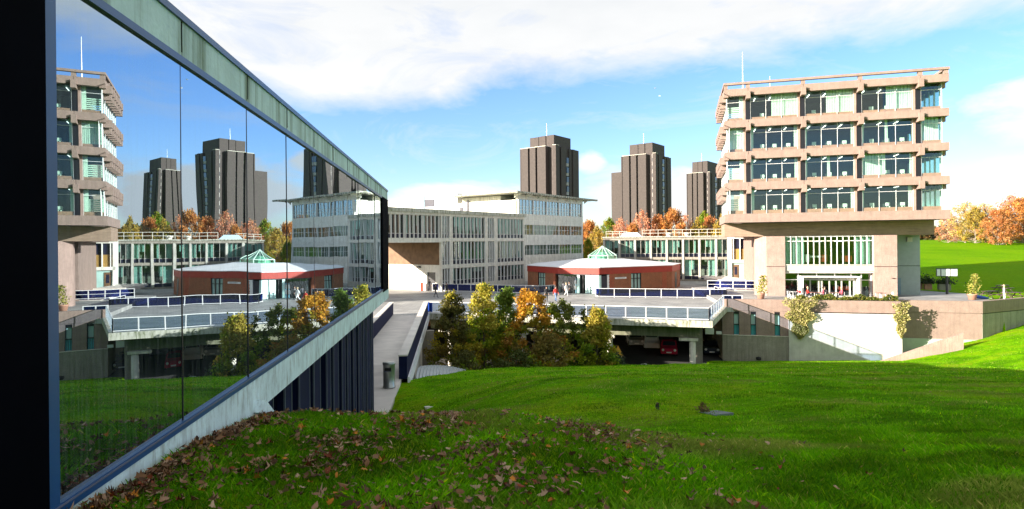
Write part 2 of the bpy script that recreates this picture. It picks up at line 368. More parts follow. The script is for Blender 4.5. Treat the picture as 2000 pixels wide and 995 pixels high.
_p = tex(_nt, 'ShaderNodeTexNoise', .25, Detail=8, Roughness=.7)
_c = mixc(_nt, 1.0, _o, _k.outputs['Color'], 'MULTIPLY')
_nt.links.new(mixc(_nt, .8, _c, ramp(_nt, _p.outputs['Fac'], [(.35, (.70,.70,.72)), (.65, (1.15,1.13,1.10))]), 'MULTIPLY'), _b.inputs['Base Color'])
M['walk'] = simple('walkway_concrete', (.70,.64,.57), .8, .12, .9, bmp=.15)
M['asphalt'] = simple('car_park_asphalt', (.05,.048,.046), .9, .25, 1)
M['steel'] = simple('brushed_steel', (.34,.36,.34), .35, .12, 4, metal=.7)
M['green_glass'] = glass('green_lantern_glass', (.65,.90,.78), .12, (.8,1,.9))
M['brown_board'] = simple('brown_timber_boards', (.17,.095,.045), .7, .3, 1.5)
M['roof_metal'] = simple('zinc_roof', (.42,.46,.47), .4, .12, 2, metal=.3)
M['roof_felt'] = simple('white_roof_felt', (.74,.74,.76), .8, .08, .8)
M['blue_strip'] = simple('bright_blue_panel', (.03,.10,.45), .3, .15, 1)
M['blue_glass'] = glass('clear_blue_glass', (.25,.50,.62), .2)
M['skin'] = simple('skin', (.50,.30,.22), .6, .05, 4)
M['yellow_sign'] = simple('orange_sign_face', (.75,.36,.06), .5, .1, 3)
M['rubber'] = simple('rubber', (.012,.012,.012), .8, .1, 3)
M['wood'] = simple('bench_timber', (.10,.07,.05), .8, .2, 6)
M['terracotta'] = simple('terracotta', (.48,.25,.17), .8, .12, 5)
M['lamp'] = emit('ceiling_lamp', (1,.95,.85), 1.6)
def paint(name, c, r=.35): 
    if name not in M: M[name] = simple(name, c, r, .06, 3)
    return M[name]

# ------------------------------------------------------------------ terrain
def sst(x): x = np.clip(x, 0, 1); return x*x*(3-2*x)
def lawn_z(X, Y):
    X = np.asarray(X, float); Y = np.asarray(Y, float)
    plane = -(1.0+.178*Y)
    yc = 6.6-.55*np.clip((X+2.6)/2.4, 0, 1.6)
    mound = -(1.27+.07*np.minimum(Y, yc))-.36*np.maximum(Y-yc, 0)-.10*np.maximum(X+.2, 0)**1.4
    mound = mound-.11*sst((Y-5)/1.6)*sst((-X-2.0)/.7)
    left = np.interp(Y, [0,6,9,16,21,30,40], [-1.0,-2.0,-3.15,-5.1,-6.5,-6.75,-7.6])
    w = sst((1.6-X)/(5.2+.08*np.maximum(Y, 0)))
    base = plane*(1-w)+left*w
    base = base-.30*np.exp(-((X-1.5)/3.5)**2-((Y-10.5)/3)**2)+.25*np.exp(-((X-5)/5)**2-((Y-19)/5)**2)
    base = base+.22*np.maximum(X-35, 0)-.8*np.exp(-((X-33)/7)**2-((Y-40)/9)**2)*0.6
    base = base+.10*np.maximum(X-45, 0)*0
    k = .12; z = np.logaddexp(mound/k, base/k)*k
    z = z+.035*np.sin(X*.9+.5*Y)*np.sin(Y*.7-.3*X)+.02*np.sin(2.3*X+1.1*Y+1)+.012*np.sin(5.1*X-3.7*Y)*(Y < 20)
    yb = np.interp(X, [-30,-5.4,-2,2,8,15,17.5,20.5], [27,30.5,36,46,47.5,49,53,66])
    z = z-6.5*sst((Y-yb)/5.5)
    xr = -2.34-.1*Y
    z = np.where((X < xr) & (Y > 15), np.minimum(z, -6.8), z)
    return np.maximum(z, -12.02)
def grid(name, xs, ys, fz, mat):
    XX, YY = np.meshgrid(xs, ys); ZZ = fz(XX, YY)+EYE
    co = np.stack([XX, YY, ZZ], -1).reshape(-1, 3); nx, ny = len(xs), len(ys)
    i = np.arange(nx*ny).reshape(ny, nx)
    q = np.stack([i[:-1,:-1], i[:-1,1:], i[1:,1:], i[1:,:-1]], -1).reshape(-1, 4)
    me = bpy.data.meshes.new(name); me.from_pydata(co.tolist(), [], q.tolist()); me.materials.append(mat)
    me.polygons.foreach_set('use_smooth', [True]*len(q)); me.update()
    o = bpy.data.objects.new(name, me); scene.collection.objects.link(o); return o
xs = np.concatenate([np.arange(-16,-5,.5), np.arange(-5,5,.14), np.arange(5,24,.4), np.arange(24,111,1.0)])
ys = np.concatenate([np.arange(-14,2,1.0), np.arange(2,12,.14), np.arange(12,67,.45), np.arange(67,100,1.5)])
lawn = tag(grid('lawn', xs, ys, lawn_z, M['lawn']), kind='structure')
def far_z(X, Y):
    front = (X-45.3)*(-.4226)+(Y-57.6)*.9063 < .3
    b = -6.35+.063*np.maximum(Y-82, 0)
    b = np.minimum(b, -1.2+.01*(Y-160)*(Y > 160))
    return np.where(front | (X < 46), -13.0, b+.12*np.sin(X*.06)*np.sin(Y*.05)*np.clip((Y-80)/20, 0, 1))
tag(grid('meadow', np.concatenate([np.arange(30,120,1.0), np.arange(120,520,12.0)]), np.concatenate([np.arange(56,200,1.0), np.arange(200,700,12.0)]), far_z, M['far_lawn']), kind='structure')
g = MB(); g.prism([(-3000,-400),(3000,-400),(3000,4000),(-3000,4000)], zz(-13.6), zz(-13.0)); tag(g.build('ground', M['lawn']), kind='structure')
g = MB(); g.prism([(-60,44),(21.4,44),(21.4,62),(26,75),(40,92),(-60,110)], zz(-12.3), zz(-11.96)); tag(g.build('car_park', M['asphalt']), kind='structure')

E1 = Vector((.963,-.269,0)); A1 = math.atan2(-.269, .963)
G1 = Vector((.61,.792,0)); AG = math.atan2(.792, .61)
def tpar(px, ox, oy, d, py=480):                        # distance along a facade (origin ox,oy, direction d) seen at pixel column px
    u = uv(px, py)[0]; return (u*oy-ox)/(d.x-u*d.y)

# plaza and walkway
plaza_pts = [(-70,56),(-11.4,58.0),(-8.24,58.2),(16.2,50.6),(21.1,61.6),(24,62),(24.4,70),(46,70),(46,110),(60,150),(-70,150)]
g = MB(); g.prism(plaza_pts, zz(-7.05), zz(-6.6)); tag(g.build('plaza', M['paving']), kind='structure')
g = MB(); g.prism([(-8.0,20),(-4.5,20),(-8.24,58.0),(-11.5,58.0)], zz(-7.0), zz(-6.604)); tag(g.build('footpath', M['walk']), kind='structure')
g = MB()
for k in range(9):                                      # row of setts where the footpath meets the plaza
    x = -11.35+k*.35; g.box(x, x+.3, 57.4, 57.95, zz(-6.604), zz(-6.588))
tag(g.build('kerb_strip', M['pale_conc']), kind='structure')
g = MB(); g.prism([(-8.5,58.0),(16.35,50.25),(16.35,50.65),(-8.3,58.35)], zz(-7.04), zz(-6.5)); g.prism([(16.3,50.25),(21.5,61.6),(21.1,61.8),(15.95,50.6)], zz(-7.04), zz(-6.504))
tag(g.build('deck_edge', M['mossy']), kind='structure')
g = MB(); g.prism([(-8.0,59.8),(15.9,52.3),(15.9,52.9),(-7.8,60.4)], zz(-8.15), zz(-7.05)); tag(g.build('deck_beam', concrete('shade_darkened_mossy_concrete', (.20,.20,.14), (.05,.07,.02), .8, streak=(3,3,.15))), kind='structure')  # mossy stains, with the overhanging slab's shade darkened into the base colour
g = MB()
for k in range(4):
    o = Vector((3*k*2.4-8, 64+0*k, 0)); g.prism([(o.x, 61),(o.x+.5, 61),(o.x+6.5, 84),(o.x+6.0, 84)], zz(-7.6), zz(-7.05))
tag(g.build('deck_ribs', M['grey_conc']), kind='structure')

def column(x, y, label):
    c = empty('concrete_column', (x, y, zz(-12)), A1, label, 'column', 'round columns holding up the plaza deck')
    MB().lathe([(.26,0),(.26,3.6)], n=20).build('shaft', M['pale_conc'], c, True)
    MB().box(-1.1,.45,-.35,.35,3.6,3.83).build('capital', M['pale_conc'], c)
column(17.6*.87, 52.4, 'pale round concrete column under the right end of the plaza deck')
column(8.6, 54.6, 'round concrete column under the deck behind the slender yellow topped tree')
column(1.0, 57.0, 'round concrete column behind the orange tree under the deck')
column(-6.0, 59.2, 'round concrete column beside the footpath abutment')
g = MB(); g.box(-.45,.45,-.3,.3,0,4.95)
p = g.build('square_pier', M['grey_conc']); p.location = (gx(1362,54.5), 54.8, zz(-12)); p.rotation_euler.z = A1
tag(p, 'square blue-grey concrete pier just right of the pale round column', 'pier')
g = MB(); g.prism([(-26,92),(40,84),(40,84.5),(-26,92.5)], zz(-12), zz(-7.05)); tag(g.build('basement_wall', M['red_brick']), 'dark brick wall at the back of the car park under the deck', 'wall')
# abutment and ramp wall under the footpath
t = empty('footpath_abutment', (0,0,0), 0, 'pale concrete abutment wall under the footpath beside the trees', 'abutment')
MB().prism([(-5.75,31),(-5.40,31),(-8.1,57),(-8.5,57)], zz(-12.1), zz(-7.0)).build('wall', M['pale_conc'], t)
MB().prism([(-8.3,50),(-6.4,50),(-6.5,50.5),(-8.3,50.5)], zz(-12.1), zz(-7.02)).build('pier', M['grey_conc'], t)
# footpath parapets
def parapet(x, y0, y1, w, label, mside):
    t = empty('parapet', (x, y0, zz(-6.6)), math.atan2(y1-y0, -.1*(y1-y0)), label, 'parapet', 'solid parapets along the footpath')
    L_ = math.hypot(y1-y0, .1*(y1-y0))
    MB().box(0, L_, -w/2+.03, w/2-.03, 0, 1.12).build('body', mside, t)
    MB().box(-.02, L_+.02, -w/2, w/2, 1.12, 1.19).build('coping', M['walk'], t)
    return t
pr = parapet(-5.42, 30.2, 58.3, .46, 'solid blue parapet with pale coping on the right of the footpath', M['navy'])
MB().box(-.2, 28.3, -.34, -.24, -.5, .12).build('stringer', M['white_paint'], pr)
parapet(-9.25, 36, 58.2, .4, 'short dark parapet with pale coping tucked beside the lecture building', M['navy'])

# balustrades
def balustrade(name, pts, z, label, step=1.65, h=1.1, group='white framed balustrades round the plaza', glassm='bal_glass', mid=False):
    t = empty('balustrade', (pts[0][0], pts[0][1], zz(z)), 0, label, 'balustrade', group)
    o = Vector((pts[0][0], pts[0][1], 0)); rail = MB()
    for a, b in zip(pts[:-1], pts[1:]):
        a = Vector((*a,0))-o; b = Vector((*b,0))-o; n = max(1, round((b-a).length/step))
        for hh in ((h-.03, .07, .05), (.12, .05, .04)) + (((h*.55, .05, .04),) if mid else ()):
            rail.beam(a+Vector((0,0,hh[0])), b+Vector((0,0,hh[0])), hh[1], hh[2])
        for k in range(n+1):
            q = a.lerp(b, k/n)
            MB().beam(q, q+Vector((0,0,h)), .065, .065).build('post', M['white_paint'], t)
            if k < n:
                q2 = a.lerp(b, (k+1)/n); d = (b-a).normalized()*.06
                MB().beam(q+d+Vector((0,0,h*.55)), q2-d+Vector((0,0,h*.55)), .02, h*.78).build('glass_panel', M[glassm], t)
    rail.build('rail', M['white_paint'], t)
    return t
balustrade('', [(-8.2,58.1),(16.15,50.5),(21.2,61.7)], -6.5, 'long white balustrade with blue glass along the front of the deck', 1.68, glassm='bal_clear')
balustrade('', [(-11.3,86.8),(3.6,80.2),(5.6,81.6)], -6.6, 'far balustrade with navy glass left of the brick pavilion entrance', 2.0)
balustrade('', [(10.3,75.8),(10.5,74.6),(24.8,71.2),(25.0,76)], -6.6, 'navy glass balustrade in front of the brick pavilion sign wall', 1.75)
balustrade('', [(25.1,79),(32.5,76.9),(33,81)], -6.05, 'double railed glass balustrade right of the brick pavilion', 1.7, 1.1, mid=True)
balustrade('', [(21.3,62.3),(23.1,61.8)], -6.5, 'short blue glass balustrade return at the deck corner', .9, 1.1)

# ------------------------------------------------------------------ lecture hall with the mirror glass wall
WO = (-2.1/.995, 0); WA = math.atan2(.995, -.0995)      # local x runs along the wall, local y into the building
hall = empty('lecture_building', (WO[0], WO[1], zz(0)), WA, 'low modern building with a long mirror glass wall and concrete fascia', 'building')
S = [Y/.995 for Y in (3.27,4.83,6.40,7.95,9.52,11.07,12.6,14.16,15.7,17.25,18.78)]
EN = 20.6/.995
GT, GB = 1.44, -1.36
for i in range(10):
    a, b = S[i]+.006, S[i+1]-.006
    pn = MB(); th = random.uniform(-.0028,.0028); d = (b-a)*th; e = random.uniform(-.006,.006)
    pn.add([(a,.008,GB),(b,.008+d,GB),(b,.008+d+e,GT),(a,.008+e,GT)], [(0,1,2,3)])
    pn.build('glass_pane', M['mirror'], hall)
fr = MB(); fr.box(S[0]-.13, S[-1]+.10, -.022, .09, GT, GT+.055); fr.box(S[0]-.13, S[-1]+.10, -.022, .09, GB-.06, GB)
fr.box(S[0]-.13, S[0], -.020, .09, GB, GT); fr.build('window_frame', M['frame_blue'], hall)
fr = MB(); fr.box(S[0]-.13, S[-1]+.1, -.030, -.022, GB-.02, GB-.010); fr.build('frame_trim', M['strip'], hall)
for i in range(1, 10): MB().box(S[i]-.007, S[i]+.007, .002, .05, GB, GT).build('mullion', M['black_frame'], hall)
MB().box(S[-1]+.1, EN, -.028, .12, GB-.1, GT+.055).build('end_panel', M['black_clad'], hall)
MB().box(S[0]-.13, EN, -.01, .3, GT+.055, 1.775).build('fascia', M['fascia'], hall)
MB().box(S[0]-.2, EN+.05, -.03, .35, 1.775, 1.83).build('coping', M['frame_blue'], hall)
jn = MB()
for i in range(1, 11): jn.box(S[i]-.006, S[i]+.006, -.014, 0, GT+.09, 1.77)
jn.each('fascia_joint', M['black_clad'], hall)
MB().box(S[0]-.5, EN+.05, -.016, .30, -1.78, GB-.06).build('concrete_band', M['band'], hall)
MB().prism([(5.2,-.028),(6.75,-.028),(6.75,.3),(5.2,.3)], [-2.6,-2.2,-2.2,-2.6], -1.775).build('base_wall', M['band'], hall)
MB().box(-2, 5.25, -.026, .3, -2.6, -1.775).build('base_wall', M['band'], hall)
MB().beam((6.55,-.05,-1.70),(7.05,-.20,-2.25), .13, .15).build('strut', M['band'], hall)
MB().box(-14, S[0]-.135, -.05, .3, -3, 1.86).build('dark_cladding', M['black_clad'], hall)
# lower wall, set back, with vertical boards
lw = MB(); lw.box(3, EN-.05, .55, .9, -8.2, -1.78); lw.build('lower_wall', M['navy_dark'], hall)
bd = MB(); x = 6.9; k = 0
pl = MB(); rv = MB()
rnd = random.Random(3)
while x < EN-.35:
    w = rnd.choice((.55,.75,.4)); w2 = rnd.choice((.5,.35,.62))
    bd.box(x, x+w, .44, .56, -8.2, -1.78)
    for q in (x, x+w): pl.box(q-.012, q+.012, .425, .45, -8.2, -1.8)
    zb = -1.9-rnd.uniform(.3, 2.4)*min(1, (x-5)/7)
    rv.prism([(x+w,.44),(x+w+w2,.56),(x+w,.56)], zb-.05, zb); rv.prism([(x+w,.44),(x+w+w2,.56),(x+w,.56)], zb-2.25, zb-2.2)
    x += w+w2
bd.build('wall_board', M['navy'], hall); pl.build('joint_strip', M['strip'], hall); rv.build('window_reveal', paint('reveal_blue', (.10,.16,.25)), hall)
MB().box(EN-.05, EN, .5, .9, -8.2, -1.78).build('corner_post', M['navy'], hall)
# body of the hall behind the wall
def tol(X, Y):                                          # world to hall coordinates
    dx, dy = X-WO[0], Y-WO[1]; ca, sa = math.cos(WA), math.sin(WA); return (dx*ca+dy*sa, -dx*sa+dy*ca)
body = [tol(-1.5,-13), (EN-.02,.31), tol(-8.1,35.0), tol(-34,37), tol(-40,-13)]
body = [(-13.5,.31),(EN-.02,.31), tol(-8.1,34.5), tol(-34,36.5), tol(-40,-13)]
MB().prism(body, -1.7, 1.76).build('upper_walls', M['fascia'], hall)
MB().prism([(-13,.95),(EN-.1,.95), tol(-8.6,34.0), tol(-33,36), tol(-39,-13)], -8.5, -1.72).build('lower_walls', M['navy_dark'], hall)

# ------------------------------------------------------------------ theatre building (right)
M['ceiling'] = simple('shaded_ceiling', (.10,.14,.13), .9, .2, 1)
RX, RY = uv(1415, 300)[0]*68, 68.0
th = empty('theatre_building', (RX, RY, zz(0)), A1, 'five storey pinkish concrete office block raised over a glazed theatre entrance', 'building')
SPB = [16.05, 12.57, 9.07, 5.66, 2.1]; SPH = [.78,.80,.82,.85,.95]; DEP = 11.0; TW = 21.6
BR = [2.5, 8.05, 13.55, 19.05]; BAY = [(0,2.5),(2.5,8.05),(8.05,13.55),(13.55,19.05),(19.05,TW)]
def xz(m, pts, y0, y1):                                 # polygon in x-z pushed along y
    n = len(pts); m.add([(p[0],y0,p[1]) for p in pts]+[(p[0],y1,p[1]) for p in pts], [tuple(range(n)), tuple(range(2*n-1,n-1,-1))]+[(i,n+i,n+(i+1)%n,(i+1)%n) for i in range(n)])
def yz(m, pts, x0, x1):
    n = len(pts); m.add([(x0,p[0],p[1]) for p in pts]+[(x1,p[0],p[1]) for p in pts], [tuple(range(n-1,-1,-1)), tuple(range(n,2*n))]+[(i,(i+1)%n,n+(i+1)%n,n+i) for i in range(n)])
CUR = {0:[(0,2,.0,'b'),(1,.46,1),(2,.45,1),(3,.5,1)], 1:[(0,0,1),(1,0,.07),(1,.93,1),(2,0,.05),(2,.95,1),(3,0,.06),(3,.47,.53),(4,.0,.9)],
       2:[(0,2,0,'b'),(1,0,.06),(1,.94,1),(2,0,.05),(2,.46,.52),(3,0,.48),(3,.95,1)], 3:[(0,2,0,'b'),(1,0,.08),(1,.92,1),(2,0,.05),(2,.94,1),(3,0,.05),(3,.92,1)]}
SB = [(0,2.9),(2.9,5.6),(5.6,8.3),(8.3,DEP)]
for f in range(5):
    zb, h = SPB[f], SPH[f]; sp = MB()
    if f < 4:
        for (a, b) in BAY: xz(sp, [(a+.02,zb+.38),(a+.75,zb),(b-.02,zb),(b-.02,zb+h),(a+.02,zb+h)], 0, .55)
        for (a, b) in SB: yz(sp, [(a+.56,zb),(b,zb),(b,zb+h),(a+.56,zb+h)], 0, .5)
        for (a, b) in SB: yz(sp, [(a+.56,zb),(b,zb),(b,zb+h),(a+.56,zb+h)], TW-.5, TW)
    else:
        sp.box(0,TW,0,.55,zb,zb+h); sp.box(0,.5,.56,DEP,zb,zb+h); sp.box(TW-.5,TW,.56,DEP,zb,zb+h)
    sp.build('spandrel', M['pink_conc'], th)
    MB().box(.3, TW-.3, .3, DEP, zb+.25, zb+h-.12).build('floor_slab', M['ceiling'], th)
    if f < 4:
        br = MB()
        for x in BR: br.box(x-.22,x+.22,-.32,.75,zb-.42,zb+.42)
        for y in (1.3,2.9,4.3,5.6,7.0,8.3,9.9):
            br.box(-.42,.3,y-.28,y+.28,zb-.42,zb+.36)
            br.box(-.30,.3,y+.5,y+1.0,zb-.95,zb-.3)
            br.box(TW-.3,TW+.02,y-.28,y+.28,zb-.42,zb+.3)
        br.each('bracket', M['pink_conc'], th)
        z0, z1 = SPB[f+1]+SPH[f+1], zb+.2
        lv = MB()
        for x in BR: lv.box(x-.45,x-.2,.9,1.3,z0-.2,z1)
        lv.each('column', M['rib_conc'], th)
        dk = MB()
        for x in BR: dk.box(x-.14,x+.30,.92,1.2,z0-.2,z1)
        dk.each('dark_panel', M['black_frame'], th)
        for bi, (a, b) in enumerate(BAY):
            a2 = a+.32 if bi else .35; b2 = b-.45 if bi < 4 else b-.35
            wf = MB(); n = {0:1,1:3,2:3,3:3,4:1}[bi]; zt = z1-.75
            for k in range(n+1): q = a2+(b2-a2)*k/n; wf.box(q-.018,q+.018,.94,1.0,z0-.1,z1)
            wf.box(a2,b2,.95,.99,zt-.018,zt+.018)
            w = wf.build('window', M['white_paint'], th)
            MB().box(a2+.01,b2-.01,.965,.975,z0-.1,z1).build('pane', M['win_glass'], w)
            MB().box(a2+.02,b2-.02,1.05,1.15,z0-.15,z0+.42).build('sill_panel', M['pink_panel'], w)
            cu = MB()
            for c in CUR[f]:
                if c[0] != bi: continue
                if len(c) > 3:
                    for k in range(7): cu.box(a2+.05,b2-.4,1.3,1.36,z0+.35+k*.2,z0+.47+k*.2)
                    cu.box(b2-.38,b2-.02,1.25,1.3,z0,z1)
                    continue
                x0, x1 = a2+(b2-a2)*c[1], a2+(b2-a2)*c[2]; nn = max(2, int((x1-x0)/.16))
                tp = .55 if (x1-x0) < .6 else 0
                for k in range(nn):
                    xa = x0+(x1-x0)*k/nn; xb = x0+(x1-x0)*(k+.94)/nn; y = 1.2+.05*(k % 2)
                    sh = tp*(.25 if c[1] == 0 else -.25)
                    cu.add([(xa-sh*.5*(k/nn if c[1] else 1-k/nn),y,z0),(xb-sh*.2,y+.02,z0),(xb,y+.02,z1),(xa,y,z1)], [(0,1,2,3)])
            if cu.v: cu.build('curtain', M['curtain'], w)
        for si, (a, b) in enumerate(SB):
            for xx in (.35, TW-.35):
                wf = MB()
                for q in (a+.95*(si==0)+.1, (a+b)/2, b-.1): wf.box(xx-.05,xx+.05,q-.04,q+.04,z0-.1,z1)
                w = wf.build('window', M['white_paint'], th)
                MB().box(xx-.005,xx+.005,a+.95*(si==0)+.1,b-.1,z0-.1,z1).build('pane', M['win_glass'], w)
                if xx < 1 and (si+f) % 2: MB().box(xx+.2,xx+.24,a+.6,b-.8,z0,z1).build('curtain', M['curtain'], w)
        cr = MB()
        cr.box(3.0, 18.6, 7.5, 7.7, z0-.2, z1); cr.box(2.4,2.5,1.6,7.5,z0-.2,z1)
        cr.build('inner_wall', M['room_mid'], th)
        lm = MB()
        for bx in (3.4,5.0,6.6,9.0,10.6,12.2,14.4,16.0,17.6): 
            for yy in (2.2,): lm.box(bx,bx+.08,yy,yy+1.5,z1-.16,z1-.12)
        lm.each('ceiling_lamp', M['lamp'], th)
        for bx in (3.9,5.2,6.6,9.2,10.7,12.2,14.8,16.3,17.7):
            ds = MB(); ds.cur = 0; ds.box(bx,bx+.42,1.9,1.95,z0+.62,z0+.95); ds.box(bx+.05,bx+.16,1.7,1.8,z0+.42,z0+.56); ds.box(bx+.28,bx+.38,1.7,1.8,z0+.42,z0+.56)
            ds.cur = 1; ds.box(bx-.3,bx+.8,1.65,2.2,z0+.36,z0+.41); ds.box(bx-.05,bx+.5,2.4,2.8,z0+.1,z0+.85)
            ds.build('desk', [M['white'], M['room_dark']], th)
MB().box(2.8,TW-.2,DEP+.02,25,.55,16.6).build('rear_block', M['pink_conc'], th)
MB().box(4,TW-2,DEP,24,-6.25,.54).build('rear_base', M['pink_conc'], th)
# roof
MB().box(.3,TW-.3,.4,DEP,SPB[0]+.3,SPB[0]+.7).build('roof', M['grey_conc'], th)
rl = MB(); rl.box(-.05,TW+.02,-.15,.25,17.25,17.5); rl.box(-.05,.35,.25,DEP,17.25,17.5); rl.box(TW-.38,TW+.02,.25,DEP,17.25,17.5)
for x in [.2]+BR+[TW-.25]: rl.box(x-.2,x+.2,.0,.4,16.8,17.25)
for y in (3.5,6.5,9.5): rl.box(0,.35,y-.2,y+.2,16.8,17.25); rl.box(TW-.4,TW-.05,y-.2,y+.2,16.8,17.25)
rl.build('roof_rail', M['pink_conc'], th)
for px, top, yy in ((1440,88,3.0),(1484,128,5.0)):
    x = tpar(px, RX, RY+yy*.96, E1); zt = (474-top)/1200*(RY-x*.27)
    MB().tube([(x,yy,16.6),(x,yy,zt*.86),(x,yy,zt)], [.07,.05,.02], 6).build('antenna_mast', M['white_paint'], th)
# recessed beam and pillars
_before = set(th.children)
bm_ = MB(); bm_.box(.0,TW-.95,1.5,DEP-3.2,.57,2.12)
bm_.build('transfer_beam', M['brown_conc'], th)
PT = -6.25
pi_ = MB()
for (a, b) in ((4.35,6.25),(15.0,17.15)): pi_.box(a,b,1.25,3.4,PT,.56)
pi_.prism([(3.25,2.3),(4.36,1.25),(4.36,3.4),(3.25,3.4)], PT, .56)
pi_.each('pillar', M['rib_conc'], th)
jn = MB()
for (a, b) in ((4.34,6.26),(14.99,17.16)): jn.box(a,b,1.236,1.25,-2.9,-2.84)
jn.each('pillar_joint', M['black_frame'], th)
hw = MB()
hw.box(6.25,15.0,1.45,1.9,-3.35,-2.65); hw.box(6.25,15.0,1.35,1.9,-2.72,-2.64); hw.box(6.25,15,1.6,1.9,-3.6,-3.35)
hw.build('ledge', M['grey_fin'], th)
uw = MB(); n = 15
for k in range(n+1): x = 6.3+(8.65)*k/n; uw.box(x-.03,x+.03,1.42,1.58,-2.95,.55)
uw.box(6.25,15,1.5,1.58,-.05,.02); 
uw2 = MB().box(6.25,15,1.5,1.58,.45,.55); w = uw2.build('window', M['white_paint'], th); uw.each('mullion', M['fin'], w); MB().box(6.26,14.99,1.63,1.64,-2.65,.55).build('pane', M['dark_glass'], w)
cu = MB()
for x0, x1 in ((6.3,8.3),(13.3,14.9)):
    nn = int((x1-x0)/.14)
    for k in range(nn): xa = x0+(x1-x0)*k/nn; cu.add([(xa,1.9+.05*(k%2),-2.6),(xa+.12,1.95,-2.6),(xa+.12,1.95,.5),(xa,1.9+.05*(k%2),.5)], [(0,1,2,3)])
cu.build('curtain', M['aqua'], w)
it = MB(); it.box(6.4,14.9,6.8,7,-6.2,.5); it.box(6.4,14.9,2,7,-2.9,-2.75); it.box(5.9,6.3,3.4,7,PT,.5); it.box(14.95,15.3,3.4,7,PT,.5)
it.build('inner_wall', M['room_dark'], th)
it = MB()
for x, z, w_, h_, c in ((9,-1.9,1.6,.2,0),(10.2,-2.4,.7,.8,1),(12.4,-2.4,.9,.7,1),(8.6,-2.45,.5,.9,0),(9.8,-5.4,.6,1.2,0),(11.5,-5.6,1.6,.4,1)):
    it.cur = c; it.box(x,x+w_,3.2,3.5,z,z+h_)
it.build('furniture', [M['white'], paint('red_fabric', (.35,.05,.03))], th)
lm = MB()
for x in (7.2,9.4,11.6,13.8): lm.box(x,x+.9,3.0,3.12,-.1,-.04); lm.box(x,x+.5,3.4,3.5,-3.3,-3.24)
lm.each('ceiling_lamp', M['lamp'], th)
# ground floor glazing and entrance box
sg = MB()
for x in (6.3,7.75,14.0,14.95): sg.box(x-.05,x+.05,2.3,2.42,PT,-3.6)
sg.box(6.3,7.75,2.31,2.4,-4.45,-4.38); sg.box(14,14.95,2.31,2.4,-4.45,-4.38); sg.box(6.3,15,2.31,2.4,-3.7,-3.6)
for x in (9.6,11.4,13): sg.box(x-.05,x+.05,2.3,2.42,-3.95,-3.6)
w = sg.build('shopfront', M['white_paint'], th); MB().box(6.3,7.8,2.35,2.36,PT,-3.6).build('pane', M['dark_glass'], w); MB().box(13.45,14.95,2.35,2.36,PT,-3.6).build('pane', M['dark_glass'], w); MB().box(7.8,13.45,2.35,2.36,-3.95,-3.6).build('pane', M['dark_glass'], w)
eb = MB(); eb.box(7.85,13.5,.7,2.3,-4.05,-3.95); eb.box(7.85,8.0,.7,2.3,PT,-4.05); eb.box(13.35,13.5,.7,2.3,PT,-4.05); eb.build('entrance_surround', M['fin'], th)
ln = MB(); ln.box(8.0,13.35,1.7,1.8,-4.42,-4.05)
for x in (8.05,8.85,9.7,10.0,10.75,11.4,11.95,12.75,13.15): ln.box(x-.07,x+.07,1.75,1.85,PT,-4.42)
ln.box(8,13.35,1.76,1.84,PT,PT+.12)
w = ln.build('door_frame', M['grey_fin'], th); MB().box(8,13.35,1.79,1.80,PT,-4.42).build('pane', M['dark_glass'], w)
for x in (11.45,12.32): MB().box(x+.1,x+.16,1.70,1.75,-5.35,-4.95).build('door_handle', M['steel'], th)
def text(s, size, loc, rot, mat, parent, name='lettering', ext=.01, align='CENTER'):
    c = bpy.data.curves.new(name, 'FONT'); c.body = s; c.size = size; c.extrude = ext; c.align_x = align; c.align_y = 'CENTER'
    o = bpy.data.objects.new(name, c); scene.collection.objects.link(o); dg = bpy.context.evaluated_depsgraph_get(); dg.update()
    me = bpy.data.meshes.new_from_object(o.evaluated_get(dg)); bpy.data.objects.remove(o); me.materials.clear(); me.materials.append(mat)
    o = bpy.data.objects.new(name, me); scene.collection.objects.link(o); o.location = loc; o.rotation_euler = rot
    if parent: o.parent = parent
    return o
text('LAKESIDE  THEATRE', .27, (10.7, 1.68, -4.24), (R(90),0,0), M['white_paint'], th)
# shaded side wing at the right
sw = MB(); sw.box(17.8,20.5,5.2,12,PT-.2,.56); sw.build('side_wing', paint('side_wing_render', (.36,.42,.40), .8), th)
sw = MB(); sw.box(17.8,20.52,5.18,5.2,-2.95,-2.9); sw.build('wing_joint', M['black_frame'], th)
MB().box(18.0,18.6,5.12,5.2,PT,-4.3).build('door', paint('blue_grey_door', (.20,.30,.38)), th)
MB().box(19.2,19.7,4.9,5.2,-.2,.3).build('wall_lamp', M['pale_conc'], th)
MB().box(16.6,16.9,1.1,1.25,-4.15,-4.1).build('wall_bracket', M['black_frame'], th)

for o_ in set(th.children)-_before:                       # the whole lower part stands back under the overhang
    o_.location = (o_.location.x*1.029+.155, o_.location.y+2.15, o_.location.z); o_.scale.x = 1.029

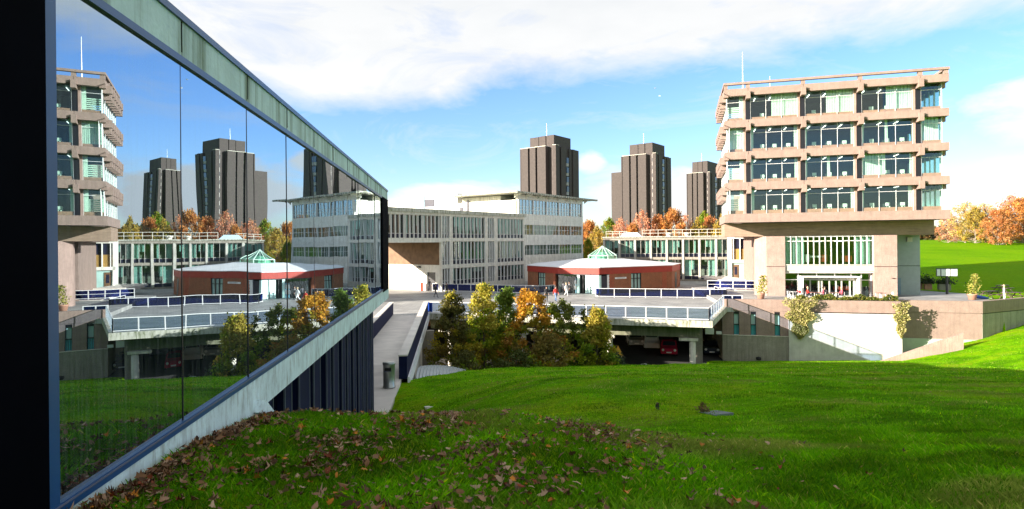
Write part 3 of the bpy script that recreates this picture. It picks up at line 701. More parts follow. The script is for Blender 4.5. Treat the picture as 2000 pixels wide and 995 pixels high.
# terrace and its retaining walls
TX, TY = gx(1411,62,650), 62.0
tl = lambda px, back=0: tpar(px, TX, TY+back, E1, 650)
a1, a2, a3 = tl(1540), tl(1760), tl(1935)
def wpt(t, y=0): return (TX+E1.x*t+.269*y, TY+E1.y*t+.963*y)
g = MB(); g.prism([wpt(0,.5),wpt(a2,.5),wpt(a2,1.9),wpt(a3,1.9),(wpt(a3,1.9)[0]+3.5,wpt(a3,1.9)[1]+1.9),(52,70),(47,84),(36,90),(24.5,84)], zz(-12.4), zz(-6.2)); tag(g.build('terrace', M['paving']), kind='structure')
rw = empty('terrace_wall', (TX, TY, 0), A1, 'high pinkish aggregate retaining wall below the terrace with slit windows', 'wall')
MB().box(0,a1,0,.45,zz(-6.9),zz(-5.78)).box(a1,a2-.3,0,.45,zz(-6.9),zz(-5.78)).box(a2-.3,a2,0,1.5,zz(-6.9),zz(-5.78)).box(a2-.3,a3,1.5,1.9,zz(-6.9),zz(-5.78)).build('parapet', M['pink_conc'], rw)
SL = [(tl(1433),tl(1444)),(tl(1466),tl(1477)),(tl(1513),tl(1524))]
wl = MB(); xs_ = [0]+[v for s_ in SL for v in s_]+[a1]
for i in range(0, len(xs_), 2): wl.box(xs_[i],xs_[i+1],.03,.45,zz(-9.35),zz(-6.92))
wl.box(0,a1,.05,.45,zz(-6.99),zz(-6.9)); wl.box(a2,a3,1.55,1.9,zz(-9.4),zz(-6.98)); wl.box(a2-.3,a3,1.58,1.9,zz(-6.98),zz(-6.9))
wl.build('wall', M['pink_conc'], rw)
MB().box(0,a1,-.04,.45,zz(-12.5),zz(-9.4)).build('lower_wall', M['grey_conc'], rw)
MB().box(a2,a3,1.50,1.9,zz(-12.5),zz(-9.4)).build('lower_wall', paint('greenish_wall', (.40,.44,.38), .8), rw)
MB().box(0,a1,-.10,.45,zz(-9.4),zz(-9.35)).build('ledge', M['pale_conc'], rw)
MB().box(a1,a2,-.28,.45,zz(-12.5),zz(-7.0)).build('smooth_panel', M['smooth_panel'], rw)
for a, b in SL:
    w = MB().box(a,a+.05,.1,.3,zz(-9.35),zz(-6.99)).box(b-.05,b,.1,.3,zz(-9.35),zz(-6.99)).box(a,b,.1,.3,zz(-7.25),zz(-6.99)).box(a,b,.1,.3,zz(-8.35),zz(-8.28)).build('window', M['black_frame'], rw)
    MB().box(a,b,.3,.32,zz(-8.3),zz(-7.2)).build('pane', M['aqua'], w)
    br = MB()
    for k in range(4): q = a+.08+(b-a-.16)*k/3; br.box(q-.035,q+.035,.22,.28,zz(-9.33),zz(-8.35))
    br.build('bar', paint('cyan_bar', (.08,.45,.50)), w)
    MB().box(a,b,.32,.45,zz(-9.35),zz(-6.99)).build('back', M['room_dark'], w)
d0 = wpt(a3, 1.5); t = empty('side_retaining_wall', (d0[0], d0[1], 0), R(25), 'shaded rough aggregate retaining wall at the right edge of the terrace', 'wall')
MB().box(0,45,0,.5,zz(-6.9),zz(-5.78)).build('parapet', M['pink_conc'], t); MB().box(0,45,.04,.5,zz(-12.4),zz(-6.98)).build('wall', M['grey_conc'], t); MB().box(0,45,.09,.5,zz(-6.98),zz(-6.9)).build('groove', M['black_frame'], t)
# sloping low wall in front
q0, q1 = W(1692,716,56.2), W(1882,651,53.8)
nrm = Vector((q1.y-q0.y, -(q1.x-q0.x), 0)).normalized()*.3
g = MB(); g.prism([(q0.x,q0.y),(q1.x,q1.y),(q1.x-nrm.x,q1.y-nrm.y),(q0.x-nrm.x,q0.y-nrm.y)], zz(-12.5), [q0.z,q1.z,q1.z,q0.z])
tag(g.build('ramp_wall', M['rib_conc']), 'low sloping concrete ramp wall standing in the lawn below the terrace', 'wall')
q2 = q1+Vector((2.2,3.0,0))
g = MB(); g.prism([(q1.x,q1.y),(q1.x+1.8,q1.y+1.2),(q1.x+1.6,q1.y+1.5),(q1.x-.25,q1.y+.3)], zz(-12.5), q1.z-.03)
for px in (1490, 1893-110+3):
    v = MB().lathe([(.2,0),(.26,.12),(.24,.28),(.0,.36)], n=12).build('drain_vent', M['rubber'], None, True)
    x = gx(px, 59.3, 712); v.location = (x, 61.5-.28*(x-TX)-.35, zz(float(lawn_z(x, 60.5-.28*(x-TX))))-.05)
    tag(v, 'small black drain vent on the grass below the '+('slit windows' if px < 1500 else 'smooth white wall panel'), 'vent', 'black vents at the foot of the terrace wall')

# ------------------------------------------------------------------ finned facades
def fin_bay(parent, x0, x1, z0, z1, rnd, y=0.0, fmat='fin', fw=.04, fins=None, base=.55, cur=('curtain','aqua'), pc=.4, name='window'):
    w = MB(); n = fins or max(2, round((x1-x0)/.82)); f = MB()
    for k in range(n+1):
        q = x0+(x1-x0)*k/n
        if k not in (0, n) or True: f.box(q-fw,q+fw,y+.02,y+.24,z0-.10,z1+.05)
    w.box(x0,x1,y+.36,y+.42,z1-.06,z1); w.box(x0,x1,y+.36,y+.42,z0+base,z0+base+.06)
    wo_ = w.build(name, M[fmat], parent); f.build('fins', M[fmat], wo_)
    MB().box(x0,x1,y+.38,y+.39,z0+base,z1).build('pane', M['dark_glass'], wo_)
    MB().box(x0,x1,y+.35,y+.41,z0,z0+base).build('spandrel', M['dark_panel'], wo_)
    c = MB()
    for k in range(n):
        if rnd.random() < pc:
            a = x0+(x1-x0)*k/n+.06; b = x0+(x1-x0)*(k+rnd.choice((.5,1,1)))/n-.04; c.box(a,b,y+.5,y+.53,z0+base*.8+(rnd.random() < .3)*1.2,z1)
    if c.v: c.build('curtain', M[rnd.choice(cur)], wo_)
    return wo_
LX, LY = uv(862,500)[0]*86, 86.0
lb = empty('finned_building', (LX, LY, zz(0)), AG, 'three storey concrete building with white vertical fins and mossy roof edge', 'building')
tL = lambda px: tpar(px, LX, LY, G1, 480)
e_ = tL(1025); rl_ = random.Random(11)
bays = [(tL(864),tL(879),3),(tL(884.5),tL(948),None),(tL(953),tL(966),3),(tL(972),tL(1023),None)]
lv = [(.92,4.0),(-2.85,.42),(-5.75,-3.42)]
bd = MB(); bd.box(-24,e_,0,.36,4.0,4.35); bd.box(-24,0,0,.4,.28,.90)
for za, zb in ((.42,.90),(-3.42,-2.87),(-6.6,-5.77)): bd.box(0,e_,-.01,.4,za,zb)
pier = [0]+[v for b in bays for v in b[:2]]+[e_]
for i in range(0, len(pier), 2):
    for za, zb in lv: bd.box(pier[i],pier[i+1],0,.4,za-.02,zb+.01)
bd.build('wall', M['pale_conc'], lb)
MB().box(-24,e_+.15,-.25,.5,4.35,4.85).box(-24,e_+.15,.5,13.2,4.5,4.75).build('roof', M['mossy'], lb)
for i, (a, b, n) in enumerate(bays):
    for j, (za, zb) in enumerate(lv): fin_bay(lb, a, b, za, zb, rl_, fins=n, pc=.15 if n else .55)
a = -.2
while a > -23: fin_bay(lb, a-3.1, a-.15, .92, 4.0, rl_, pc=.3); a -= 3.25
MB().box(-24,0,.4,12,.28,.88).build('wing_floor', M['brown_board'], lb)
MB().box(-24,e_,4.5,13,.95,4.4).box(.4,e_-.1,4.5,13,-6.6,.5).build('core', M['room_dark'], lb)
MB().box(e_-.35,e_,.4,13,-6.6,4.36).build('end_wall', M['pale_conc'], lb)
MB().box(0,.4,.41,15,-2.9,.28).build('timber_cladding', M['brown_board'], lb)
MB().box(.0,.4,.41,1.2,-6.6,-2.9).box(0,.4,2.9,15,-6.6,-2.9).box(0,.4,1.2,2.9,-3.95,-2.9).build('passage_wall', M['cream'], lb)
MB().box(.2,.3,1.2,2.9,-6.6,-3.95).build('door', M['black_frame'], lb)
MB().box(-.04,.0,7.4,8.3,-6.5,-4.9).build('wall_hatch', M['cream'], lb)
MB().box(-.3,-.02,4.1,4.7,-3.35,-3.1).build('wall_lamp', M['black_frame'], lb)
MB().box(-24,-23.6,0,13,-6.6,.3).build('pier_wall', M['pale_conc'], lb)
p_ = MB().box(-.16,.16,-.16,.16,0,1.2); p = p_.build('litter_post', paint('orange_red_paint', (.55,.08,.03)), None, bevel=.03)
q = Vector((LX,LY,0))+G1*(-.6)+Vector((-.792,.61,0))*3.3; p.location = (q.x,q.y,zz(-6.6)); tag(p, 'orange red post standing by the dark passage door', 'post')

# ------------------------------------------------------------------ white building with the oversailing roof
MX, MY = uv(1013,420)[0]*106, 106.0
wb = empty('white_building', (MX, MY, zz(0)), AG, 'white layered building with an oversailing corrugated roof behind the fins', 'building')
e_ = tpar(1137.5, MX, MY, G1, 420); rm = random.Random(5)
lv = [(5.2,7.7),(1.57,3.28),(-2.0,-.27)]
bd = MB()
for za, zb in ((7.7,8.55),(4.25,5.2),(3.28,4.05),(.62,1.57),(-.27,.4),(-2.95,-2.0),(-6.9,-3.2)): bd.box(-.2,e_+.15,0,.5,za,zb)
for za, zb in ((4.05,4.25),(.4,.62),(-3.2,-2.95)): bd.box(-.2,e_+.15,.05,.5,za,zb)
bd.box(0,e_,4,13,-6.9,8.5)
for za, zb in lv: bd.box(0,.35,0,.5,za,zb); bd.box(e_-.1,e_+.1,0,4,za,zb)
bd.box(-.25,0,.5,40,-6.9,7.6); bd.box(e_,e_+.15,.5,13,-6.9,8.5)
bd.build('wall', M['cream'], wb)
n = 5
for j, (za, zb) in enumerate(lv):
    for k in range(n):
        a = .4+(e_-.5)*k/n; b = .4+(e_-.5)*(k+1)/n-.15; w = MB()
        for i in range(5): q = a+(b-a)*i/4; w.box(q-.04,q+.04,.12,.22,za,zb)
        for zz_ in ((za+zb)/2,)+((za+(zb-za)*.28,) if j == 0 else ()): w.box(a,b,.13,.2,zz_-.03,zz_+.03)
        w.box(b,b+.15,.0,.3,za,zb)
        wo_ = w.build('window', M['white'], wb)
        MB().box(a,b,.2,.21,za,zb).build('pane', M['blue_glass'] if j == 0 else M['dark_glass'], wo_)
        if j == 0: MB().box(a,b,.8,.82,za,zb).build('blind', M['aqua'], wo_)
        elif rm.random() < .6: MB().box(a+.1,a+(b-a)*rm.uniform(.3,.8),.6,.62,za+.2,zb).build('blind', M['brown_board'] if j == 1 else M['curtain'], wo_)
rf = MB(); rf.prism([(-3.0,-1.9),(e_+4.6,-.9),(e_+4.6,13.5),(-3.0,14)], 8.62, 8.85)
k = -3.0
while k < e_+4.4: rf.box(k,k+.32,-2.05+(k+3)*.035,-1.6+(k+3)*.035,8.5,8.78); k += .72
rf.build('roof', M['mossy'], wb)
sf = MB()
for k in range(8):
    x = -1+k*3.3; yz(sf, [(-1.7+k*.1,8.60),(.1,8.60),(.1,7.9)], x-.12, x+.12)
sf.build('roof_bracket', M['cream'], wb)
MB().box(-.3,3,14,40,-6.9,8.9).box(-.4,3,14,17,8.9,9.4).build('rear_wing', M['white'], wb)
MB().box(-.5,-.3,22.6,25.0,6.6,9.2).build('blue_panel', paint('pale_blue_panel', (.45,.62,.70)), wb)
MB().box(-.42,-.3,20,22.4,7.3,8.7).build('window', M['dark_panel'], wb)
MB().box(-.36,-.28,11.2,11.7,6.0,8.0).box(-.36,-.28,12.6,13.4,6.0,6.8).each('window', M['dark_panel'], wb)
MB().box(-.36,-.28,9.3,9.9,6.0,7.6).build('window', M['green_glass'], wb)

# ------------------------------------------------------------------ long two storey block behind the pavilion
NX, NY = uv(1180,480)[0]*108, 108.0
nb = empty('long_block', (NX, NY, zz(0)), A1, 'long flat two storey block with pale columns behind the brick pavilion', 'building')
e_ = tpar(1432, NX, NY, E1); rn = random.Random(21); nbay = 8; bw = e_/nbay
bd = MB(); bd.box(-.2,e_+.3,-.1,.5,.42,.85); bd.box(-.2,e_+.3,0,.5,-2.95,-2.55); bd.box(-.2,e_+.3,0,.5,-7,-6.35); bd.box(0,e_,4,12,-7,.6); bd.box(-.2,0,0,12,-7,.6); bd.box(e_,e_+.3,0,12,-7,.6)
bd.build('wall', M['grey_conc'], nb)
MB().box(-.4,e_+.4,-.3,12,.85,1.05).build('roof', M['mossy'], nb)
for k in range(nbay):
    MB().box(k*bw-.16,k*bw+.12,-.12,.4,-6.4,.42).build('column', M['grey_fin'], nb)
    fin_bay(nb, k*bw+.2, (k+1)*bw-.2, -2.5, .38, rn, fins=3, cur=('aqua',), pc=.6, y=.02, fmat='grey_fin', fw=.025)
    fin_bay(nb, k*bw+.2, (k+1)*bw-.2, -6.3, -2.97, rn, fins=2, cur=('aqua',), pc=.6, y=.02, fmat='grey_fin', fw=.025)
rr = MB(); 
for zz_ in (1.6,2.15): rr.beam((6.5,1,zz_),(e_,1,zz_), .06, .06)
rr.beam((-.1,3,2.0),(3.8,3,2.0), .06,.06); rr.beam((-.1,3,1.6),(3.8,3,1.6), .06,.06)
for k in range(12): x = 6.5+(e_-6.5)*k/11; rr.beam((x,1,1.0),(x,1,2.15), .06, .06)
for k in range(4): rr.beam((k*1.2,3,1),(k*1.2,3,2.0),.06,.06)
rr.build('roof_railing', M['pale_conc'], nb)
sk = MB(); xz(sk, [(2.6,1.05),(6.4,1.05),(5.7,1.75),(3.3,1.75)], 1.2, 2.6); sk.build('skylight', paint('skylight_blue', (.45,.62,.75)), nb)
for x in (11,14): MB().lathe([(.35,1.05),(.35,1.35),(.5,1.4),(.45,1.6),(0,1.7)], x, 2, 12).build('roof_vent', M['pale_conc'], nb)
# link with the stair
CX, CY = uv(1425,520)[0]*93, 93.0
lk = empty('link_block', (CX, CY, zz(0)), A1, 'low link between the long block and the tower block, timber screen above white doors', 'building')
e_ = 6.2
MB().box(0,e_,0,.4,.45,.9).box(0,e_,0,.4,-3.2,-2.75).box(0,.3,0,.4,-6.6,.45).box(e_-.4,e_+2,0,.4,-6.6,.9).box(0,e_+2,3,4,-6.6,.8).build('wall', M['cream'], lk)
MB().box(.3,e_-.4,.3,.36,-2.75,-1.1).build('timber_screen', paint('ochre_boards', (.33,.20,.06)), lk)
MB().box(.3,e_-.4,.37,.4,-1.1,.45).build('upper_glass', M['dark_panel'], lk)
f = MB()
for k in range(6): f.box(.5+k*.95,.62+k*.95,.05,.3,-2.75,.45)
f.build('fins', M['fin'], lk)
MB().box(.3,e_-.4,.3,.4,-6.6,-3.2).build('entrance_wall', M['aqua'], lk)
for x, c in ((.5,'brown_board'),(2.4,'white_paint'),(3.3,'white_paint')):
    d_ = MB().box(x,x+.8,.22,.3,-5.6,-3.5).build('door', M[c], lk)
    MB().box(x+.2,x+.6,.20,.22,-5.0,-3.8).build('pane', M['dark_panel'], d_)
st = MB()
sx0, sx1 = gx(1421,80,560), gx(1484,80,560)
for k in range(8):
    y0 = 74+k*1.9; st.box(sx0+.27*0+.08*k*2.3,sx1+.08*k*2.3,y0,y0+8,zz(-6.62+.155*k),zz(-6.6+.155*(k+1)))
tag(st.build('stair', M['walk']), 'broad shallow pale steps rising between the pavilion and the tower block', 'steps')

# ------------------------------------------------------------------ brick pavilion
pv = empty('brick_pavilion', (11.2, 79, zz(-6.6)), 0, 'low red brick pavilion with a red fascia, white roof and glass lantern', 'building')
Pp = [(uv(px,520)[0]*y-11.2, y-79) for px, y in ((1030.5,90),(1089.3,82),(1170,79),(1312,85),(1328,92))]
Pp += [(Pp[4][0]-5, 24), (Pp[0][0]+2, 22)]
FT, FB, ZT = 3.42, 2.55, 3.42
def seg(m, a, b, z0, z1, th_=.3, out=0):
    d = Vector((b[0]-a[0], b[1]-a[1], 0)).normalized(); n = Vector((d.y,-d.x,0))
    p = [Vector((*a,0))+n*out, Vector((*b,0))+n*out, Vector((*b,0))-n*th_, Vector((*a,0))-n*th_]
    m.prism([(q.x,q.y) for q in p], z0, z1)
fa = MB()
for i in range(7): seg(fa, Pp[i], Pp[(i+1)%7], FB, FT, .3, .06)
fa.build('fascia', M['red_fascia'], pv)
lerp2 = lambda a, b, t: (a[0]+(b[0]-a[0])*t, a[1]+(b[1]-a[1])*t)
def ang(a, b): return math.atan2(b[1]-a[1], b[0]-a[0])
br = MB(); A_, B_, C_, D_, E_ = Pp[:5]
# wall with window gap between A and B; entrance gap from B past C; wall from C on
w1a, w1b = .36, .60
seg(br, A_, lerp2(A_,B_,w1a), 0, FB); seg(br, lerp2(A_,B_,w1b), lerp2(A_,B_,.92), 0, FB); seg(br, lerp2(A_,B_,w1a), lerp2(A_,B_,w1b), 0, .35)
c0, w2a, w2b = .13, .42, .56
seg(br, lerp2(C_,D_,c0), lerp2(C_,D_,w2a), 0, FB); seg(br, lerp2(C_,D_,w2b), D_, 0, FB); seg(br, lerp2(C_,D_,w2a), lerp2(C_,D_,w2b), 0, .35)
seg(br, D_, E_, 0, FB); seg(br, E_, Pp[5], 0, FB); seg(br, Pp[5], Pp[6], 0, FB); seg(br, Pp[6], A_, 0, FB)
br.build('wall', M['red_brick'], pv)
qn = MB()
for a, b, s0, s1 in ((C_,D_,c0,c0+.06),(C_,D_,.86,.92),(A_,B_,.86,.925)):
    for k in range(13): ex = .004*(k % 2); seg(qn, lerp2(a,b,s0-ex), lerp2(a,b,s1+ex), .02+k*.195, .02+k*.195+.14, .1, .03)
qn.build('brick_quoin', M['orange_brick'], pv)
dk = MB(); seg(dk, lerp2(D_,E_,.35), lerp2(D_,E_,.55), .1, 2.3, .1, .02); dk.build('side_door', M['black_frame'], pv)
for a, b, s0, s1 in ((A_,B_,w1a,w1b),(C_,D_,w2a,w2b)):
    f = MB(); n = 3
    for k in range(n+1): q = s0+(s1-s0)*k/n; seg(f, lerp2(a,b,q-.006), lerp2(a,b,q+.006), .35, FB, .12, -.05)
    seg(f, lerp2(a,b,s0), lerp2(a,b,s1), .35, .45, .12, -.051); seg(f, lerp2(a,b,s0), lerp2(a,b,s1), 1.78, 1.86, .12, -.051); seg(f, lerp2(a,b,s0), lerp2(a,b,s1), 2.45, 2.55, .12, -.051)
    w = f.build('window', M['black_frame'], pv)
    m_ = MB(); seg(m_, lerp2(a,b,s0), lerp2(a,b,s1), .4, 2.5, .22, -.2); m_.build('pane', M['aqua'], w)
# entrance: dark recess on the left, pale glazed screens on the right
en = MB(); seg(en, lerp2(A_,B_,.92), B_, 2.3, FB, .1, -.02); seg(en, B_, C_, 2.42, FB, .1, -.02); en.build('lintel', M['black_frame'], pv)
gl = MB(); seg(gl, lerp2(B_,C_,.02), lerp2(B_,C_,.44), .05, 2.42, .03, -1.3); gl.build('entrance_glass', M['dark_glass'], pv)
bk = MB(); seg(bk, B_, lerp2(C_,D_,.1), 0, 2.5, .1, -4.5); bk.build('lobby_wall', M['room_dark'], pv)
fm = MB(); aq = MB()
for s0 in (.0,.10,.19,.28,.37,.46): seg(fm, lerp2(B_,C_,s0), lerp2(B_,C_,s0+.012), .05, 2.42, .1, -1.25)
for s0, s1 in ((.46,.53),(.66,.79),(.80,.985)): seg(aq, lerp2(B_,C_,s0+.01), lerp2(B_,C_,s1), .05, 2.42, .05, -.3)
for s0 in (.46,.53,.60,.66,.795,.985): seg(fm, lerp2(B_,C_,s0), lerp2(B_,C_,s0+.014), .0, 2.45, .14, -.2)
seg(aq, lerp2(C_,D_,.0), lerp2(C_,D_,.03), .05, 2.42, .05, -.2)
dd = MB(); seg(dd, lerp2(C_,D_,.03), lerp2(C_,D_,.105), .3, 2.3, .05, -.15); dd.build('poster_glass', M['dark_panel'], pv)
ww = MB(); seg(ww, lerp2(C_,D_,.105), lerp2(C_,D_,.13), .0, 2.45, .1, .0); ww.build('door_jamb', M['white_paint'], pv)
fm.build('door_frame', M['black_frame'], pv); aq.build('glass_screen', paint('pale_screen', (.55,.78,.74)), pv)
bx = MB(); seg(bx, lerp2(B_,C_,.40), lerp2(B_,C_,.455), .0, 1.9, .3, -.5); bx.build('notice_board', paint('notice_blue', (.25,.45,.60)), pv)
b2 = MB(); seg(b2, lerp2(B_,C_,.405), lerp2(B_,C_,.45), 1.2, 1.7, .02, -.47); seg(b2, lerp2(B_,C_,.405), lerp2(B_,C_,.45), .5, 1.0, .02, -.47); b2.build('poster', M['white'], pv)
# sign
sa, sb = .205, .355
sg = MB(); seg(sg, lerp2(C_,D_,sa), lerp2(C_,D_,sb), 1.86, 2.08, .02, .06); sgo = sg.build('sign_board', M['white_paint'], pv)
mid = lerp2(C_,D_,(sa+sb)/2); dn = Vector((D_[0]-C_[0], D_[1]-C_[1], 0)).normalized(); nn_ = Vector((dn.y,-dn.x,0))*.075
text('UNIVERSITY GALLERY', .13, (mid[0]+nn_.x, mid[1]+nn_.y, 1.97), (R(90),0,ang(C_,D_)), paint('grey_lettering', (.25,.25,.27)), sgo)
# roof: shallow pyramid rising to the lantern plinth
cx, cy = uv(1177,505)[0]*88-11.2, 9.0
ring = [(cx+3.6*math.cos(a), cy+3.6*math.sin(a)) for a in [math.pi*(1.25+.2857*k) for k in range(7)]]
rf = MB(); top = []
edge = [(p[0]*1.0, p[1]) for p in Pp]
b = len(rf.v); rf.v += [(p[0], p[1], FT+.02) for p in edge]
# match ring points to the nearest direction
for p in edge:
    d = Vector((p[0]-cx, p[1]-cy, 0)).normalized()*2.9; rf.v.append((cx+d.x, cy+d.y, 4.35))
for i in range(7): rf.f.append((b+i, b+(i+1)%7, b+7+(i+1)%7, b+7+i)); rf.m.append(0)
rf.f.append(tuple(b+7+i for i in range(7))); rf.m.append(0)
for i in range(7): seg(rf, edge[i], edge[(i+1)%7], FT-.04, FT+.05, .2, .14)
rf.build('roof', M['roof_felt'], pv)
ln = MB(); fr = MB(); r_, zb_, zt_, ap = 2.15, 4.3, 4.8, 6.15
ps = [(cx+r_*math.cos(2*math.pi*k/8+.2), cy+r_*math.sin(2*math.pi*k/8+.2)) for k in range(8)]
ln.add([(p[0],p[1],zb_) for p in ps]+[(p[0],p[1],zt_) for p in ps]+[(cx,cy,ap)], [(k,(k+1)%8,8+(k+1)%8,8+k) for k in range(8)]+[(8+k,8+(k+1)%8,16) for k in range(8)])
lo = ln.build('lantern', M['green_glass'], pv)
for k in range(8):
    p, q = ps[k], ps[(k+1)%8]; fr.beam((*p,zt_),(cx,cy,ap),.09,.07); fr.beam((*p,zb_),(*p,zt_),.08,.08); fr.beam((*p,zt_),(*q,zt_),.08,.08); mq = lerp2(p,q,.5); fr.beam((*mq,zt_),(cx,cy,ap),.05,.05)
fr.build('lantern_frame', paint('pale_green_frame', (.62,.80,.70)), lo)
MB().lathe([(1.7,4.36),(1.5,4.9),(.3,5.3)], cx, cy, 8).build('lantern_lining', paint('lining_green', (.40,.62,.52)), lo)

# ------------------------------------------------------------------ the residential towers
def tower(px0, pxm, px1, ytop, Y, label, wing=False, mast=True, mirror=False, seed=0):
    """px0 left edge, pxm corner between the lit left face and the dark right face, px1 right edge"""
    rt = random.Random(seed)
    ux, um = uv(pxm, 350)[0]*Y, Y; d2 = Vector((-.792,.61,0)); d1 = G1
    w1 = tpar(px1, ux, um, d1, 350); w2 = tpar(px0, ux, um, d2, 350)      # lengths of dark face and lit face
    o = empty('residential_tower', (ux, um, 0), AG, label, 'tower', 'dark brick residential towers on the skyline')
    zt = W(pxm, ytop, Y).z; z0 = zz(-11)
    # local x = along dark face, local y = along lit face
    wl = MB(); ft = MB(); wn_ = MB(); lf = w2; df = w1
    cuts = [0, lf*.10, lf*.13, lf*.30, lf*.44, lf*.485, lf*.70, lf*.72, lf*.965]
    nd = .16
    wl.box(1.6, df-.4, 1.6, lf-1.0, z0, zt-.05)                            # core
    wl.box(0, 1.65, 0, lf*.09, z0, zt)                                     # corner blade
    wl.box(.0, 1.65, lf*.27, lf*.495, z0, zt); wl.box(.0, 1.65, lf*.545, lf*.70, z0, zt); wl.box(0, 1.65, lf*.75, lf*.94, z0, zt); wl.box(.5, 1.65, lf*.975, lf, z0, zt)
    ft.box(.55, 1.6, lf*.09, lf*.12, z0, zt-.1); ft.box(.8, 1.2, lf*.505, lf*.53, z0, zt-.1); ft.box(.8, 1.2, lf*.71, lf*.735, z0, zt-.1); ft.box(1.1,1.4,lf*.945,lf*.97,z0,zt-.1)
    nfl = int((zt-z0)/2.75)
    for k in range(nfl):
        z = z0+1+k*2.75
        wn_.box(.50,.56,lf*.092,lf*.118,z,z+1.3)
        if rt.random() < .8: wn_.box(.72,.82,lf*.503,lf*.535,z,z+1.7)
        wn_.box(.72,.82,lf*.708,lf*.738,z,z+1.7)
    # dark face with vertical ribs and a window column
    nb_ = 8
    for k in range(nb_):
        a = .9+(df-1.4)*k/nb_; b = a+(df-1.4)/nb_
        if k in (4,): 
            for j in range(nfl): z = z0+1+j*2.75; wn_.box(a+.1,b-.3,1.15,1.22,z,z+1.6); ft.box(a+.1,b-.3,1.2,1.6,z-.9,z)
        else:
            wl.box(a, b-.35, .9+.25*(k%2), 1.6, z0, zt-.02)
            for j in range(nfl):
                z = z0+1+j*2.75
                if rt.random() < .85: wn_.box(b-.33,b-.03,1.3,1.4,z,z+1.5)
    wl.box(df-1.4, df, 1.2, 4.5, z0, zt)
    if wing:
        zw = zt-(5.5); wl.box(1.2, 6, lf, lf*1.32, z0, zw); wl.box(-2.4, 1.2, lf*.12, lf*.30, z0, zt-16) if False else None
    wl.build('wall', M['tower_brick'], o); ft.build('window_strip', M['tower_white'], o)
    cols_ = {}
    for i in range(0, len(wn_.v), 8):
        c_ = tuple(round(q, 1) for q in wn_.v[i][:2]); cols_.setdefault(c_, []).extend(wn_.v[i:i+8])
    for vv_ in cols_.values():
        m_ = MB()
        for i in range(0, len(vv_), 8): m_.add(vv_[i:i+8], [(0,3,2,1),(4,5,6,7),(0,1,5,4),(1,2,6,5),(2,3,7,6),(3,0,4,7)])
        m_.build('window', M['tower_win'], o)
    ph = MB(); hp = 3.6*Y/185
    ph.box(2.2, df*.78, lf*.16, lf*.36, zt-.1, zt+hp); ph.box(2.0, 6, lf*.375, lf*.55, zt-.1, zt+hp-.05); ph.box(2.0, 6, lf*.565, lf*.80, zt-.1, zt+hp-.12); ph.box(6,df*.6,lf*.4,lf*.75,zt-.1,zt+hp-.2)
    ph.build('penthouse', M['tower_brick'], o)
    pp = MB()
    pp.box(-.05,1.7,-.05,lf*.09,zt,zt+.12); pp.box(-.06,1.7,lf*.27,lf*.955,zt,zt+.12); pp.build('coping', M['pale_conc'], o)
    if mast: MB().tube([(5,lf*.5,zt+hp-.3),(5,lf*.5,zt+hp+4.2)], [.12,.05], 6).build('antenna_mast', M['white_paint'], o)
    return o
tower(1014, 1086, 1137.5, 283, 170, 'nearest dark brick residential tower rising behind the white oversailing roof', seed=1)
tower(1212, 1281, 1317, 299, 215, 'dark brick residential tower with a lower left wing, middle of the three towers', wing=True, seed=2)
tower(1340, 1386, 1416, 336, 275, 'smallest and farthest residential tower beside the pinkish concrete block', seed=3)

# ------------------------------------------------------------------ vegetation
def rand_quads(cent, size, rng_, elong=1.3):
    n = len(cent); a = rng_.normal(size=(n,3)); a /= np.linalg.norm(a, axis=1)[:,None]
    b = rng_.normal(size=(n,3)); b -= (a*b).sum(1)[:,None]*a; b /= np.linalg.norm(b, axis=1)[:,None]
    s = size*(.6+.8*rng_.random(n))[:,None]
    a = a*s*elong; b = b*s
    return np.stack([cent-a*.5, cent+b*.45-a*.05, cent+a*.5, cent-b*.45-a*.05], 1)
def lobes(rng_, n, rx, rz, z0, shape):
    """clump centres inside a crown envelope: shape(t) gives the radius share at height share t"""
    out = []
    while len(out) < n:
        t = rng_.random(); r = rx*shape(t); a = rng_.random()*2*math.pi; q = math.sqrt(rng_.random())*.92+.08+(.28 if rng_.random() < .12 else 0)
        out.append((r*q*math.cos(a), r*q*math.sin(a), z0+rz*t, q))
    return np.array(out)
